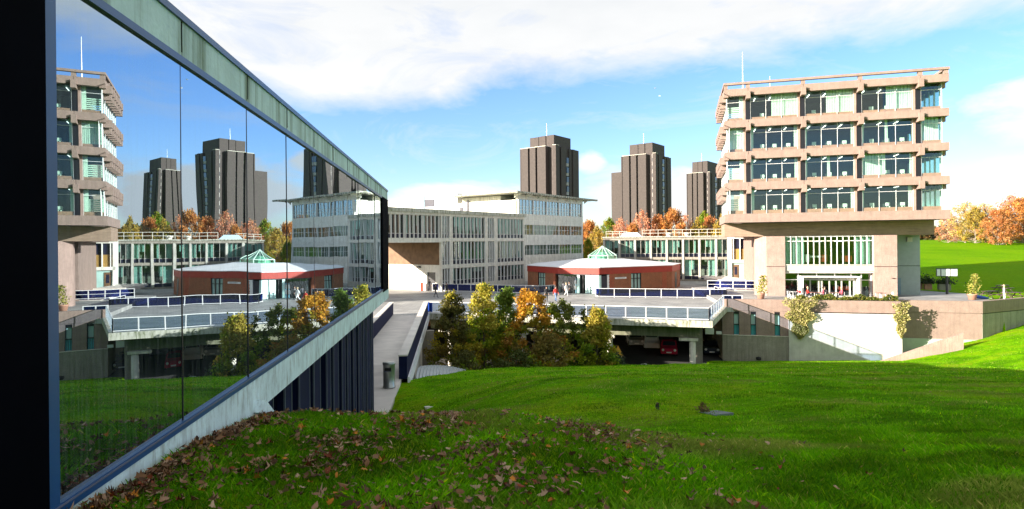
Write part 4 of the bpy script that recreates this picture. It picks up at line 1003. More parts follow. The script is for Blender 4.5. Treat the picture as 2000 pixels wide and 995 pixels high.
def tree_mesh(seed, H, rx, z0, shape, nclump, nleaf, leaf, palette, clump_r, bare=False, trunk_r=.12, bark='bark', top=None):
    r_ = np.random.default_rng(seed); rnd = random.Random(seed)
    cl = lobes(r_, nclump, rx, H-z0-.15*clump_r, z0, shape)
    tr = MB(); bend = [(rnd.uniform(-.1,.1)*H*.2*k/4, rnd.uniform(-.1,.1)*H*.2*k/4, H*.9*k/5) for k in range(6)]; bend[0] = (0,0,-.3)
    tr.tube(bend, [trunk_r*(1-.17*k) for k in range(6)], 7)
    pts = [Vector(b) for b in bend]
    def at(z):
        for i in range(5):
            if pts[i].z <= z <= pts[i+1].z: return pts[i].lerp(pts[i+1], (z-pts[i].z)/(pts[i+1].z-pts[i].z))
        return pts[-1]
    nb_ = min(len(cl), 60 if bare else 26)
    for c in cl[:nb_]:
        e = Vector(c[:3]); s = at(max(z0*.5, e.z-.35*(abs(e.x)+abs(e.y))-.4)); m_ = s.lerp(e, .5)+Vector((rnd.uniform(-.1,.1)*rx, rnd.uniform(-.1,.1)*rx, -.04*H))
        tr.tube([s, m_, e], [trunk_r*.35, trunk_r*.2, trunk_r*.07], 4, False)
        if bare:
            for _ in range(7):
                d = Vector((rnd.gauss(0,1), rnd.gauss(0,1), abs(rnd.gauss(0,1))*1.2)).normalized()*clump_r*rnd.uniform(.8,1.7)
                s2 = m_.lerp(e, rnd.random()); tr.tube([s2, s2+d], [trunk_r*.09, trunk_r*.03], 3, False)
    P = []; Cc = []
    pal = np.array(palette)
    for c in cl:
        k = int(nleaf/nclump*(.5+r_.random()))
        p = r_.normal(size=(k,3))*clump_r*(.55,.55,.5)+c[:3]; P.append(p)
        base = pal[r_.integers(len(pal))] if top is None or r_.random() > np.clip((c[2]/H-.55)*3, 0, .92) else np.array(top)
        Cc.append(np.clip(base*(.75+.5*r_.random((k,1)))*(.9+.2*r_.random((k,3))), 0, 1))
    P = np.concatenate(P); Cc = np.concatenate(Cc)
    q = rand_quads(P, leaf, r_)
    t_o = tr.build('trunk', M[bark], None, True); c_o = np_mesh('crown', q, 4, M['foliage'], None, Cc)
    return t_o, c_o
def tree(name, loc, label, cat='tree', group=None, meshes=None, rz=0, sc=1.0, **k):
    o = empty(name, loc, rz, label, cat, group)
    t_o, c_o = meshes if meshes else tree_mesh(**k)
    if meshes:
        t2 = t_o.copy(); c2 = c_o.copy(); scene.collection.objects.link(t2); scene.collection.objects.link(c2); t_o, c_o = t2, c2
    t_o.parent = o; c_o.parent = o
    if not isinstance(sc, tuple): sc = (sc,)*3
    o.scale = sc
    return o
oval = lambda t: math.sin(math.pi*min(1, .12+.88*t))**.7*(1.15-.35*t)
cone = lambda t: (1-t)**.75*.95+.10
dome = lambda t: math.sqrt(max(0, 1-(max(0, t-.25)/.75)**2))*(.75+.25*min(1, t/.25))
column_ = lambda t: (.85+.15*math.sin(6*t))*(1 if t < .5 else max(.22, 1-(t-.5)*1.45))
GRN = [(.19,.28,.010),(.13,.21,.012),(.28,.32,.014)]; OLV = [(.30,.27,.018),(.19,.21,.015),(.34,.27,.02)]
YEL = [(.42,.34,.03),(.34,.30,.03),(.20,.22,.03)]; ORG = [(.36,.18,.02),(.30,.15,.02),(.18,.13,.02)]
FG = 'young trees in front of the plaza deck'
def front(px, ptop, Y, wpx, pal, top, label, seed, shape=column_, n=11500, leaf=.135):
    x = gx(px, Y, 650); zt = W(px, ptop, Y).z; H = zt-zz(-12)
    tree('deck_tree', (x, Y, zz(-12)), label, 'tree', FG, seed=seed, H=H, rx=wpx/2/1200*Y*1.3, z0=1.3, shape=shape, nclump=120, nleaf=n, leaf=leaf, palette=pal, clump_r=.30, trunk_r=.11, top=top)
front(884, 574, 45.5, 88, OLV+ORG[2:], (.11,.10,.02), 'tall brownish green tree nearest the footpath, thin pointed top', 1)
front(944, 556, 47.5, 92, GRN, (.44,.39,.05), 'dark green tree with the brightest yellow tip against the far balustrade', 2)
front(990, 566, 49.0, 76, GRN+OLV[:1], (.16,.24,.03), 'green tree with a fresh green tip, left of the orange tree', 3)
front(1040, 570, 46.5, 108, OLV+ORG, (.50,.26,.025), 'broad tree with orange and gold leaves in the middle of the row', 4)
front(1098, 590, 48.5, 100, GRN, (.12,.14,.02), 'bushy dark green tree right of the orange tree', 5, dome)
front(1166, 606, 47.0, 70, OLV+GRN, (.40,.33,.05), 'slender yellow topped tree at the right end of the row', 6)
front(1072, 655, 44.0, 80, ORG[1:]+OLV, (.20,.15,.03), 'low tawny bush in front of the orange tree', 7, dome, 4500)
front(912, 690, 41.5, 60, OLV+GRN, (.10,.10,.02), 'low scrubby bush beside the corrugated roof', 8, dome, 3000)
front(1010, 690, 43.0, 84, GRN, (.08,.10,.02), 'low dark green bush at the foot of the row', 9, dome, 4000)
front(1200, 690, 47, 34, GRN, (.05,.07,.03), 'small dark shrub under the orange triangle sign', 10, dome, 1800)
# autumn trees behind
A_OR = [(.55,.22,.05),(.48,.20,.05),(.60,.30,.08),(.36,.16,.05)]; A_YE = [(.50,.34,.05),(.40,.28,.05),(.30,.24,.05)]; A_PK = [(.58,.24,.12),(.50,.20,.12),(.62,.32,.18)]; A_RD = [(.52,.20,.06),(.56,.26,.09),(.42,.18,.06)]
def autumn(seed, pal, bare, H=10.0, rx=4.6, n=7000, shape=dome, leaf=.26, bark='bark_pale', z0=1.6, tr=.22):
    t_o, c_o = tree_mesh(seed, H, rx, z0, shape, 150, n, leaf, pal, .62, bare, tr, bark)
    return t_o, c_o
protos = {}
def place(kind, px, ytop, Y, base, label, seed, group, wid=1.0):
    if kind not in protos:
        protos[kind] = {'orange': lambda: autumn(31, A_OR, True), 'yellow': lambda: autumn(32, A_YE, True, shape=oval), 'pink': lambda: autumn(33, A_PK, True, n=3600), 'red': lambda: autumn(34, A_RD, True, n=8500),
                        'green': lambda: autumn(35, GRN+OLV, False, n=9500, bark='bark'), 'pale': lambda: autumn(36, [(.62,.42,.16),(.55,.34,.14),(.50,.40,.12)], True, n=3400)}[kind]()
        first = True
    else: first = False
    Hs = (W(px, ytop, Y).z-zz(base))/10.0
    o = empty('autumn_tree', (gx(px, Y, 460), Y, zz(base)), seed*1.7, label, 'tree', group)
    t_o, c_o = protos[kind]
    if not first:
        t2 = t_o.copy(); c2 = c_o.copy(); scene.collection.objects.link(t2); scene.collection.objects.link(c2); t_o, c_o = t2, c2
    t_o.parent = o; c_o.parent = o; o.scale = (Hs*wid, Hs*wid, Hs)
GB_ = 'autumn trees behind the long block'
for i, (k, px, yt, Y, w, lab) in enumerate([
    ('orange',1150,434,150,.62,'orange tree just right of the white building'), ('yellow',1166,446,140,.6,'golden tree above the pavilion lantern'), ('green',1190,430,160,.5,'olive green tree left of the middle tower'),
    ('pink',1212,430,150,.55,'thin pinkish tree at the left foot of the middle tower'), ('orange',1236,440,145,.5,'low orange tree in front of the middle tower'), ('pink',1255,415,150,.5,'tall pink leaved tree in front of the middle tower'),
    ('red',1284,424,152,.5,'russet tree at the right half of the middle tower'), ('orange',1314,412,150,.58,'tallest orange tree, between middle and far towers'), ('pink',1338,424,155,.5,'pinkish orange tree left of the far tower'),
    ('yellow',1362,430,150,.5,'golden green tree in front of the far tower'), ('red',1384,426,156,.5,'reddish tree below the far tower'), ('yellow',1410,424,120,.45,'yellow tree touching the pinkish concrete block'),
    ('green',1376,418,165,.45,'dark green tree behind the golden ones by the far tower'), ('green',1148,470,135,.5,'dark green tree low behind the pavilion roof'),]):
    place(k, px, yt, Y, -7, lab, i, GB_, w)
GR_ = 'autumn trees beyond the sunlit meadow'
for i, (k, px, yt, Y, b, w, lab) in enumerate([
    ('pink',1852,418,185,-1.5,.8,'pinkish tree just clear of the concrete block, meadow edge'), ('pale',1885,398,178,-1.7,.9,'large pale gold tree beyond the meadow, left of the wood'), ('yellow',1905,408,170,-1.8,.9,'golden tree with a green tinge beyond the meadow'),
    ('pale',1925,400,180,-1.6,.85,'pale straw coloured tree in the middle of the meadow edge'), ('red',1950,412,158,-2.2,.85,'rusty red spreading tree standing forward on the meadow'), ('pink',1975,385,175,-1.7,.95,'tall sparse pink tree near the right edge'),
    ('orange',1998,390,165,-2,.95,'orange tree at the right edge of the meadow'), ('red',2030,395,170,-2,.95,'russet tree past the right edge of the meadow'), ('green',1835,462,210,-1,.5,'dark green bush at the far left of the meadow'),
    ('orange',1868,440,190,-1.4,.7,'low orange tree with bare stems beyond the meadow'), ('green',1990,450,182,-1.5,.5,'dark bush under the orange tree at the right'), ('pale',2060,380,180,-1.6,.9,'pale tree beyond the right end of the wood')]):
    place(k, px, yt, Y, b, lab, i+20, GR_, w)
# distant wood
wr = np.random.default_rng(5); n = 60000
ang_ = wr.uniform(-1.05, 1.15, n); rad = wr.uniform(330, 420, n); X_ = np.sin(ang_)*rad; Y_ = np.cos(ang_)*rad; hgt = 9+3*np.sin(ang_*23)+2*np.sin(ang_*57+1)
Z_ = wr.random(n)*hgt-4+EYE; 
q = rand_quads(np.stack([X_,Y_,Z_],1), 2.2, wr); pal = np.array([(.10,.09,.03),(.16,.10,.03),(.07,.08,.03),(.22,.12,.04)])
tag(np_mesh('woodland', q, 4, M['foliage'], None, pal[wr.integers(4, size=n)]), 'distant autumn woodland along the horizon', 'woodland', kind='stuff')

# ivy on the terrace wall and hedge on its parapet
def ivy(px0, px1, y0, y1, label, seed, n=2600, depth=.5):
    r_ = np.random.default_rng(seed); px = (px0+px1)/2
    t0 = tl(px); c = Vector((*wpt(t0, -.3), 0)); wd = (px1-px0)/1200*58/2; zt, zb = (470-y0)/1200*58.5, (470-y1)/1200*58.5
    t = r_.random(n)**.8; cl = r_.normal(size=(60,2)); 
    half = wd*(.95*(1-t**2.2)+.18)*(.8+.25*np.sin(t*17))
    lx = (r_.random(n)*2-1)*half; ly = -(r_.random(n)*depth*(1-.6*t)+.02); lz = zt+(zb-zt)*t+r_.normal(size=n)*.06
    P = np.stack([lx, ly, lz], 1); pal = np.array([(.46,.42,.16),(.38,.35,.10),(.56,.47,.24),(.24,.25,.07)])
    cols = pal[r_.integers(4, size=n)]*(.8+.4*r_.random((n,1)))
    o = np_mesh('hanging_ivy', rand_quads(P, .13, r_, 1.2), 4, M['foliage'], None, cols); o.location = (c.x, c.y, EYE); o.rotation_euler.z = A1
    return tag(o, label, 'ivy', 'golden ivy hanging over the terrace wall')
ivy(1532, 1590, 583, 663, 'wide clump of golden ivy spilling over the terrace wall left of centre', 41, 5200, .7)
ivy(1742, 1772, 588, 655, 'narrow strand of golden ivy hanging down the corner of the white panel', 42, 1500, .5)
r_ = np.random.default_rng(44); n = 5200; t_ = r_.random(n); sx = tl(1560)+(tl(1760)-tl(1560))*t_
hp = .18+.16*np.sin(sx*2.1)+.1*np.sin(sx*5+1)
P = np.stack([sx, .55+r_.random(n)*.9, -5.95+np.clip(r_.random(n)*(.35+hp), 0, .8)], 1)
pal = np.array([(.10,.14,.02),(.16,.18,.03),(.28,.24,.05),(.07,.10,.02)])
o = np_mesh('planting', rand_quads(P, .13, r_), 4, M['foliage'], None, pal[r_.integers(4, size=n)]); o.location = (TX, TY, EYE); o.rotation_euler.z = A1
tag(o, 'low green planting along the top of the terrace parapet', 'ground cover', kind='stuff')

# ------------------------------------------------------------------ grass blades and fallen leaves on the near lawn
def blades(n, ymin, ymax, h, w, seed, pw):
    r_ = np.random.default_rng(seed); Y = ymin+(ymax-ymin)*r_.random(n)**pw; X = (r_.random(n)*2-1)*(.88*Y+.3)
    wall = -2.1/.995-.1*Y+.06; k = (X > wall) & ~((X < -2.2-.1*Y) & (Y > 19)); X, Y = X[k], Y[k]; n = len(X)
    cl = np.sin(X*3.1+Y*1.7)*np.sin(Y*2.7-X*1.3)+.5*np.sin(X*9+1)*np.sin(Y*8)
    Z = lawn_z(X, Y)+EYE; a = r_.random(n)*2*math.pi; hh = h*(.5+.7*r_.random(n))*(1+.35*cl); ww = w*(.7+.6*r_.random(n))
    lean = r_.normal(size=(n,2))*hh[:,None]*.55
    dx, dy = np.cos(a)*ww/2, np.sin(a)*ww/2
    v = np.stack([np.stack([X-dx,Y-dy,Z-.01],1), np.stack([X+dx,Y+dy,Z-.01],1), np.stack([X+lean[:,0]*.45+dx*.6,Y+lean[:,1]*.45+dy*.6,Z+hh*.6],1), np.stack([X+lean[:,0],Y+lean[:,1],Z+hh],1)], 1)
    base = np.array([(.150,.410,.001),(.100,.310,.001),(.230,.480,.002),(.34,.42,.04)])
    cols = base[r_.choice(4, size=n, p=(.38,.3,.25,.07))]*(.8+.4*r_.random((n,1)))*(1+.18*cl)[:,None]
    rq = np.random.default_rng(99); nz = 0; nz2 = 0        # two smooth patch fields
    for _ in range(14):
        th_, f_, ph_ = rq.random()*6.28, rq.uniform(.5, 3.2), rq.random()*6.28; nz = nz+np.sin((X*math.cos(th_)+Y*math.sin(th_)*1.6)*f_+ph_+1.2*np.sin(X*f_*.7))/f_**.5
        th_, f_, ph_ = rq.random()*6.28, rq.uniform(1.5, 7), rq.random()*6.28; nz2 = nz2+np.sin((X*math.cos(th_)+Y*math.sin(th_)*1.8)*f_+ph_)/f_**.3
    pt = np.clip((nz-.9)*.45, 0, .85)[:,None]; cols = cols*(1-pt)+np.array((.30,.34,.05))*(.7+.5*r_.random((n,1)))*pt
    cols = cols*(1+.20*np.clip(nz2/2.2, -1, 1))[:,None]; dkp = np.clip((-nz-1.6)*.5, 0, .4)[:,None]; cols = cols*(1-dkp)
    cols = cols*np.where((r_.random(n) < .03)[:,None], (2.6,1.6,4.0), 1)
    return v, np.clip(cols, 0, 1)
va, ca = blades(150000, 2.6, 8.5, .050, .0065, 51, .95); vb, cb = blades(170000, 7.5, 24, .038, .014, 52, 1.1); vc, c3 = blades(90000, 20, 58, .05, .05, 53, 1.0)
tag(np_mesh('grass', np.concatenate([va,vb,vc]), 4, M['blade'], None, np.concatenate([ca,cb,c3])), 'short green grass blades over the near lawn', 'grass', kind='stuff')
def leaves(seed):
    r_ = np.random.default_rng(seed); out = []; cols = []
    pal = np.array([(.24,.12,.05),(.15,.075,.035),(.34,.19,.10),(.46,.30,.18),(.09,.042,.02),(.55,.20,.02),(.22,.05,.015)]); pp = (.22,.2,.2,.12,.14,.06,.06)
    pts = []
    while len(pts) < 5000:
        Y = 2.8+r_.random()*6.2; X = -3.0+r_.random()*6.2
        if r_.random() < .055 and Y < 6.6: X = -2.1/.995-.1*Y+.09+abs(r_.normal())*.13; pts.append((X, Y)); continue
        if X < -2.1/.995-.1*Y+.08: continue
        d = math.exp(-(max(0, X-.3*(Y-3))/.85)**2)*(1 if Y < 6.8 else math.exp(-((Y-6.8)/1.0)**2))
        edge = math.exp(-((X+2.11+.1*Y-.15)/.22)**2)
        cl = .5+.5*math.sin(X*4.3+2*math.sin(Y*2.1))*math.sin(Y*3.7+X)
        if r_.random() < max(d*(.06+.94*cl**2.2), edge*.8, .006): pts.append((X, Y))
    for i in range(60): pts.append((r_.uniform(0, 14), r_.uniform(5, 20)))
    for X, Y in pts:
        s = r_.uniform(.013,.036)*(1 if Y < 6.6 else .8); a = r_.random()*6.28; lob = r_.integers(3)
        prof = [(0,-.9),(.28,-.6),(.75,-.45),(.5,-.1),(.95,.25),(.45,.35),(.3,.95),(0,1.15),(-.3,.9),(-.5,.38),(-.9,.2),(-.5,-.12),(-.7,-.5),(-.25,-.6)] if lob else [(0,-1),(.35,-.6),(.5,-.1),(.42,.4),(.2,.8),(0,1.1),(-.2,.8),(-.42,.4),(-.5,-.1),(-.35,-.6),(0,-1),(0,-1),(0,-1),(0,-1)]
        p = np.array([(x*s, y*s, 0) for x, y in prof]); p[:,2] = r_.uniform(-.3,1.2)*p[:,0]**2/s*1.8+r_.uniform(-.2,.6)*p[:,1]**2/s
        tl_ = r_.normal(size=2)*.35; cx_, sx_ = math.cos(tl_[0]), math.sin(tl_[0]); cy_, sy_ = math.cos(tl_[1]), math.sin(tl_[1])
        Rm = np.array([[math.cos(a),-math.sin(a),0],[math.sin(a),math.cos(a),0],[0,0,1]]) @ np.array([[1,0,0],[0,cx_,-sx_],[0,sx_,cx_]]) @ np.array([[cy_,0,sy_],[0,1,0],[-sy_,0,cy_]])
        sl = -.1; p = p @ Rm.T; p += (X, Y, float(lawn_z(X, Y))+EYE+.022+r_.random()*.03); p[:,2] += (p[:,1]-Y)*sl
        out.append(p); cols.append(pal[r_.choice(7, p=pp)]*r_.uniform(.75,1.25))
    return np.array(out), np.array(cols)
lv_, lc_ = leaves(61)
me_o = np_mesh('fallen_leaves', lv_, 14, M['leaf'], None, lc_); tag(me_o, 'brown and orange fallen leaves scattered over the near grass', 'leaves', kind='stuff')
# flat slabs, weeds in the lawn
def on_lawn(px, py):
    u, v = uv(px, py)
    for Y in np.arange(4, 60, .05):
        if float(lawn_z(u*Y, Y)) > v*Y: return (u*Y, Y, zz(float(lawn_z(u*Y, Y))))
    return (u*30, 30, zz(v*30))
paint('slab_grey', (.13,.15,.15), .8)
for px, py, w_, d_, m_, lab in ((840,795,.42,.55,'pale_conc','pale square cover slab set in the lawn near the footpath'),(1398,808,.42,.6,'slab_grey','dark grey cover slab sunk in the lawn beside a weed')):
    p = on_lawn(px, py); q = MB().prism([(-w_/2,-d_/2),(w_/2,-d_/2+.05),(w_/2,d_/2),(-w_/2,d_/2-.04)], -.06, .03).build('cover_slab', M[m_]); q.location = (p[0], p[1], p[2]-.015); q.rotation_euler = (-.17,0,.25); tag(q, lab, 'slab')
def tuft(name, px, py, hgt, wid, n, pal, label, seed):
    p = on_lawn(px, py); r_ = np.random.default_rng(seed); a = r_.random(n)*6.28; d = r_.random(n)
    P = np.stack([np.cos(a)*d*wid, np.sin(a)*d*wid, r_.random(n)*hgt*(1-.5*d)], 1)
    o = np_mesh(name, rand_quads(P, .035, r_, 2.6), 4, M['foliage'], None, np.array(pal)[r_.integers(len(pal), size=n)]); o.location = p
    return tag(o, label, 'weed')
tuft('weed', 1372, 806, .20, .13, 90, [(.22,.20,.05),(.14,.12,.05),(.20,.10,.05)], 'yellowish weed clump beside the dark slab in the lawn', 71)
tuft('weed', 1284, 800, .13, .05, 25, [(.05,.07,.03),(.12,.09,.05)], 'thin dark weed left of the yellowish clump', 72)
tuft('weed', 1562, 874, .05, .10, 50, [(.20,.09,.05),(.12,.10,.04)], 'reddish brown dried weed in the middle of the lawn', 73)

# ------------------------------------------------------------------ corrugated roof, bin
cr = MB(); 
vs_ = []; nseg = 160; ny_ = 9
for i in range(nseg+1):
    s = i/nseg
    for j in range(ny_+1):
        t = j/ny_; ph = s*20*2*math.pi
        vs_.append((-5.3+3.6*s-.9*t+.5*t*t, 33+6.0*t+1.5*math.sin(s*1.5), zz(-8.1+.75*math.sin(math.pi*min(1,.10+.75*t))-1.0*s*s+.035*math.sin(ph))))
fs = [(i*(ny_+1)+j, (i+1)*(ny_+1)+j, (i+1)*(ny_+1)+j+1, i*(ny_+1)+j+1) for i in range(nseg) for j in range(ny_)]
cr.add(vs_, fs); o = cr.build('corrugated_roof', M['roof_metal'], None, True)
md = o.modifiers.new('thick', 'SOLIDIFY'); md.thickness = .05
tag(o, 'low curved corrugated metal roof between the footpath and the lawn', 'roof')
b = empty('litter_bin', (gx(760,28.4,735), 28.4, zz(-6.6)), 0, 'cylindrical steel litter bin with a slot at the end of the parapet', 'bin')
MB().lathe([(.27,0),(.29,.03),(.29,.06),(.27,.08),(.27,1.05),(.29,1.07),(.29,1.16),(.26,1.19),(.02,1.2)], n=28).build('body', M['steel'], b, True)
MB().box(-.15,.15,-.285,-.2,.82,.95).build('slot', M['rubber'], b); MB().box(-.17,.17,-.30,-.25,.79,.82).build('slot_lip', M['strip'], b)

# ------------------------------------------------------------------ cars under the deck
def car(px, Y, rz, col, label, kind='hatch'):
    o = empty('parked_car', (gx(px, Y, 680), Y, zz(-11.96)), rz, label, 'car', 'cars parked under the deck')
    P = [(-2.05,.30),(-2.1,.62),(-1.98,.86),(-1.0,.98),(-.35,1.42),(.9,1.45),(1.65,1.02),(2.05,.92),(2.1,.5),(2.0,.3)]
    if kind == 'van': P = [(-2.3,.3),(-2.35,.8),(-1.9,1.05),(-1.35,1.75),(-1.1,1.9),(2.3,1.9),(2.35,.5),(2.3,.3)]
    m = MB(); n = len(P); prof = []
    for s in (-.86,-.80,.80,.86):
        k = .93 if abs(s) > .83 else 1
        for (x, z) in P: w_ = s*(1-.16*max(0, z-.95)/.5); m.v.append((x*k if k < 1 else x, w_, .3+(z-.3)*(.97 if k < 1 else 1)))
    for a in range(3):
        for i in range(n): m.f.append((a*n+i, a*n+(i+1)%n, (a+1)*n+(i+1)%n, (a+1)*n+i)); m.m.append(0)
    m.f.append(tuple(range(n))); m.m.append(0); m.f.append(tuple(range(4*n-1, 3*n-1, -1))); m.m.append(0)
    m.build('body', M[col], o, False, .03)
    g_ = MB(); zt = 1.40 if kind != 'van' else 1.7
    fx = (-.97,-.38) if kind != 'van' else (-1.88,-1.38)
    g_.add([(fx[0]-.02,-.68,1.03+.0),(fx[0]-.02,.68,1.03),(fx[1]-.02,.6,zt),(fx[1]-.02,-.6,zt)], [(0,3,2,1)])
    for s in (-1, 1): g_.add([(-.75,s*.865,1.02),(1.4,s*.865,1.05),(.85,s*.80,1.38),(-.3,s*.80,1.38)], [(0,1,2,3)])
    g_.build('window', M['tower_win'], o)
    for sx in (-1.3, 1.3):
        for sy in (-.8, .8):
            w = MB(); w.tube([(sx,sy-.1,.31),(sx,sy+.1,.31)], .31, 16); wo = w.build('wheel', M['rubber'], o)
            MB().tube([(sx,sy-.11,.31),(sx,sy+.11,.31)], .18, 10).build('hub_cap', M['steel'], wo)
    for sy in (-.6,.6):
        h = MB().lathe([(.0,-.05),(.13,0),(.13,.04),(0,.06)], n=10).build('headlight', M['white_paint'], o); h.location = (-2.06,sy,.72); h.rotation_euler = (0,R(-90),0)
    MB().box(-2.13,-2.09,-.26,.26,.42,.54).build('number_plate', M['white_paint'], o)
    return o
paint('car_magenta', (.45,.02,.06), .25); paint('car_silver', (.45,.46,.48), .25); paint('car_dark', (.03,.035,.05), .2); paint('car_white', (.7,.7,.7), .3)
car(1307, 66, R(75), 'car_magenta', 'crimson hatchback facing out beneath the deck')
car(1272, 70, R(80), 'car_white', 'white van parked left of the crimson car', 'van')
car(1240, 72, R(85), 'car_silver', 'silver car parked left of the white van')
car(1392, 66, R(70), 'car_dark', 'dark car in the shadow near the terrace wall')
car(1338, 74, R(78), 'car_silver', 'silver car half hidden behind the round column')
# signs under the deck
s = empty('triangle_sign', (gx(1207,49.5,675), 49.5, zz(-12)), A1, 'orange triangular warning sign on a post beside the trees', 'sign')
MB().tube([(0,.05,0),(0,.05,3.6)], .04, 8).build('post', M['steel'], s)
xz_ = MB(); xz(xz_, [(-.40,2.95),(.40,2.95),(0,3.72)], -.02, .02); xz_.build('plate', M['yellow_sign'], s)
xz_ = MB(); xz(xz_, [(-.25,2.62),(.30,2.62),(.30,2.92),(-.25,2.92)], -.02, .02); xz_.build('lower_plate', paint('pale_ochre', (.62,.42,.2)), s)
for px, w_, h_, lab in ((1386,.8,.6,'white notice board hanging in the shadow below the deck corner'),(1404,.5,.28,'small pale notice strip right of the hanging white board')):
    n_ = MB().box(-w_/2,w_/2,-.03,.03,0,h_).build('notice_board', M['white_paint']); n_.location = (gx(px,60,645), 60, W(px,653,60).z); n_.rotation_euler.z = A1; tag(n_, lab, 'board')
bk_ = empty('bicycle', (gx(1258,56,675), 56.5, zz(-11.96)), R(20), 'bicycle leaning in the rack under the deck left of the cars', 'bicycle')
for x in (-.5,.5):
    w = MB(); w.tube([(x+.33*math.cos(a),0,.34+.33*math.sin(a)) for a in [2*math.pi*k/20 for k in range(21)]], .025, 5, False); w.build('wheel', M['rubber'], bk_)
MB().beam((-.5,0,.34),(-.2,0,.8),.04,.04).beam((-.2,0,.8),(.35,0,.8),.04,.04).beam((.35,0,.8),(.5,0,.34),.04,.04).beam((-.05,0,.34),(.35,0,.8),.04,.04).beam((-.5,0,.34),(-.05,0,.34),.03,.03).beam((-.2,0,.8),(-.05,0,.34),.04,.04).build('frame', M['white_paint'], bk_)
MB().box(-.32,-.08,-.06,.06,.86,.92).build('saddle', M['rubber'], bk_); MB().beam((.38,-.25,.95),(.38,.25,.95),.03,.03).beam((.36,0,.78),(.38,0,.95),.03,.03).build('handlebar', M['rubber'], bk_)

# ------------------------------------------------------------------ terrace things
TZ = -6.2
def chair(x, y, rz, label, col='chair_dark', grp='chairs on the theatre terrace'):
    c = empty('terrace_chair', (x, y, zz(TZ)), rz, label, 'chair', grp)
    MB().box(-.2,.2,-.2,.2,.43,.46).build('seat', M[col], c, bevel=.008)
    MB().box(-.2,.2,.18,.21,.55,.86).build('backrest', M[col], c, bevel=.008)
    for sx in (-.18,.18):
        for sy in (-.17,.17): MB().beam((sx,sy,0),(sx,sy,.43 if sy < 0 else .8),.025,.025).build('leg', M['white_paint'], c)
    return c
paint('chair_dark', (.03,.03,.035)); paint('table_dark', (.16,.07,.06)); paint('chair_red', (.5,.03,.03)); paint('table_white', (.6,.6,.6))
def table(x, y, label, col='table_dark'):
    t = empty('terrace_table', (x, y, zz(TZ)), .1, label, 'table', 'tables on the theatre terrace')
    MB().box(-.38,.38,-.38,.38,.71,.745).build('tabletop', M[col], t, bevel=.008)
    for sx in (-.32,.32):
        for sy in (-.32,.32): MB().beam((sx,sy,0),(sx,sy,.71),.04,.04).build('leg', M['white_paint'], t)
def thw(t, y): return (RX+E1.x*t+.269*y, RY+E1.y*t+.963*y)
def seat_at(t, y): p = thw(t, y); return p
tabs = [(9.0,-.4,'table_dark','dark cafe table between the two left groups of people'),(10.7,-.5,'table_dark','dark cafe table beside the pink shirted person'),(15.2,-.2,'table_dark','reddish cafe table in front of the right pillar'),(7.0,.2,'table_white','pale cafe table at the left end of the terrace')]
for t_, y_, c_, lab in tabs: table(*thw(t_, y_), lab, c_)
chs = [(8.2,-.3,90,'chair_dark','dark chair under the red shirted person, left table'),(9.7,-.6,-90,'chair_dark','dark chair right of the left cafe table'),(11.5,-.5,-80,'chair_dark','dark chair with the pale haired sitter'),(10.0,.3,180,'chair_dark','dark chair behind the middle cafe table'),
       (14.4,-.2,90,'chair_dark','dark chair left of the reddish table'),(16.1,-.2,-90,'table_white','white chair right of the reddish table by the pillar'),(7.6,.8,170,'chair_red','red chair by the left glass bay'),(6.5,-.1,60,'table_white','white chair at the far left of the terrace')]
for t_, y_, a_, c_, lab in chs: p = thw(t_, y_); chair(p[0], p[1], R(a_)+A1, lab, c_)

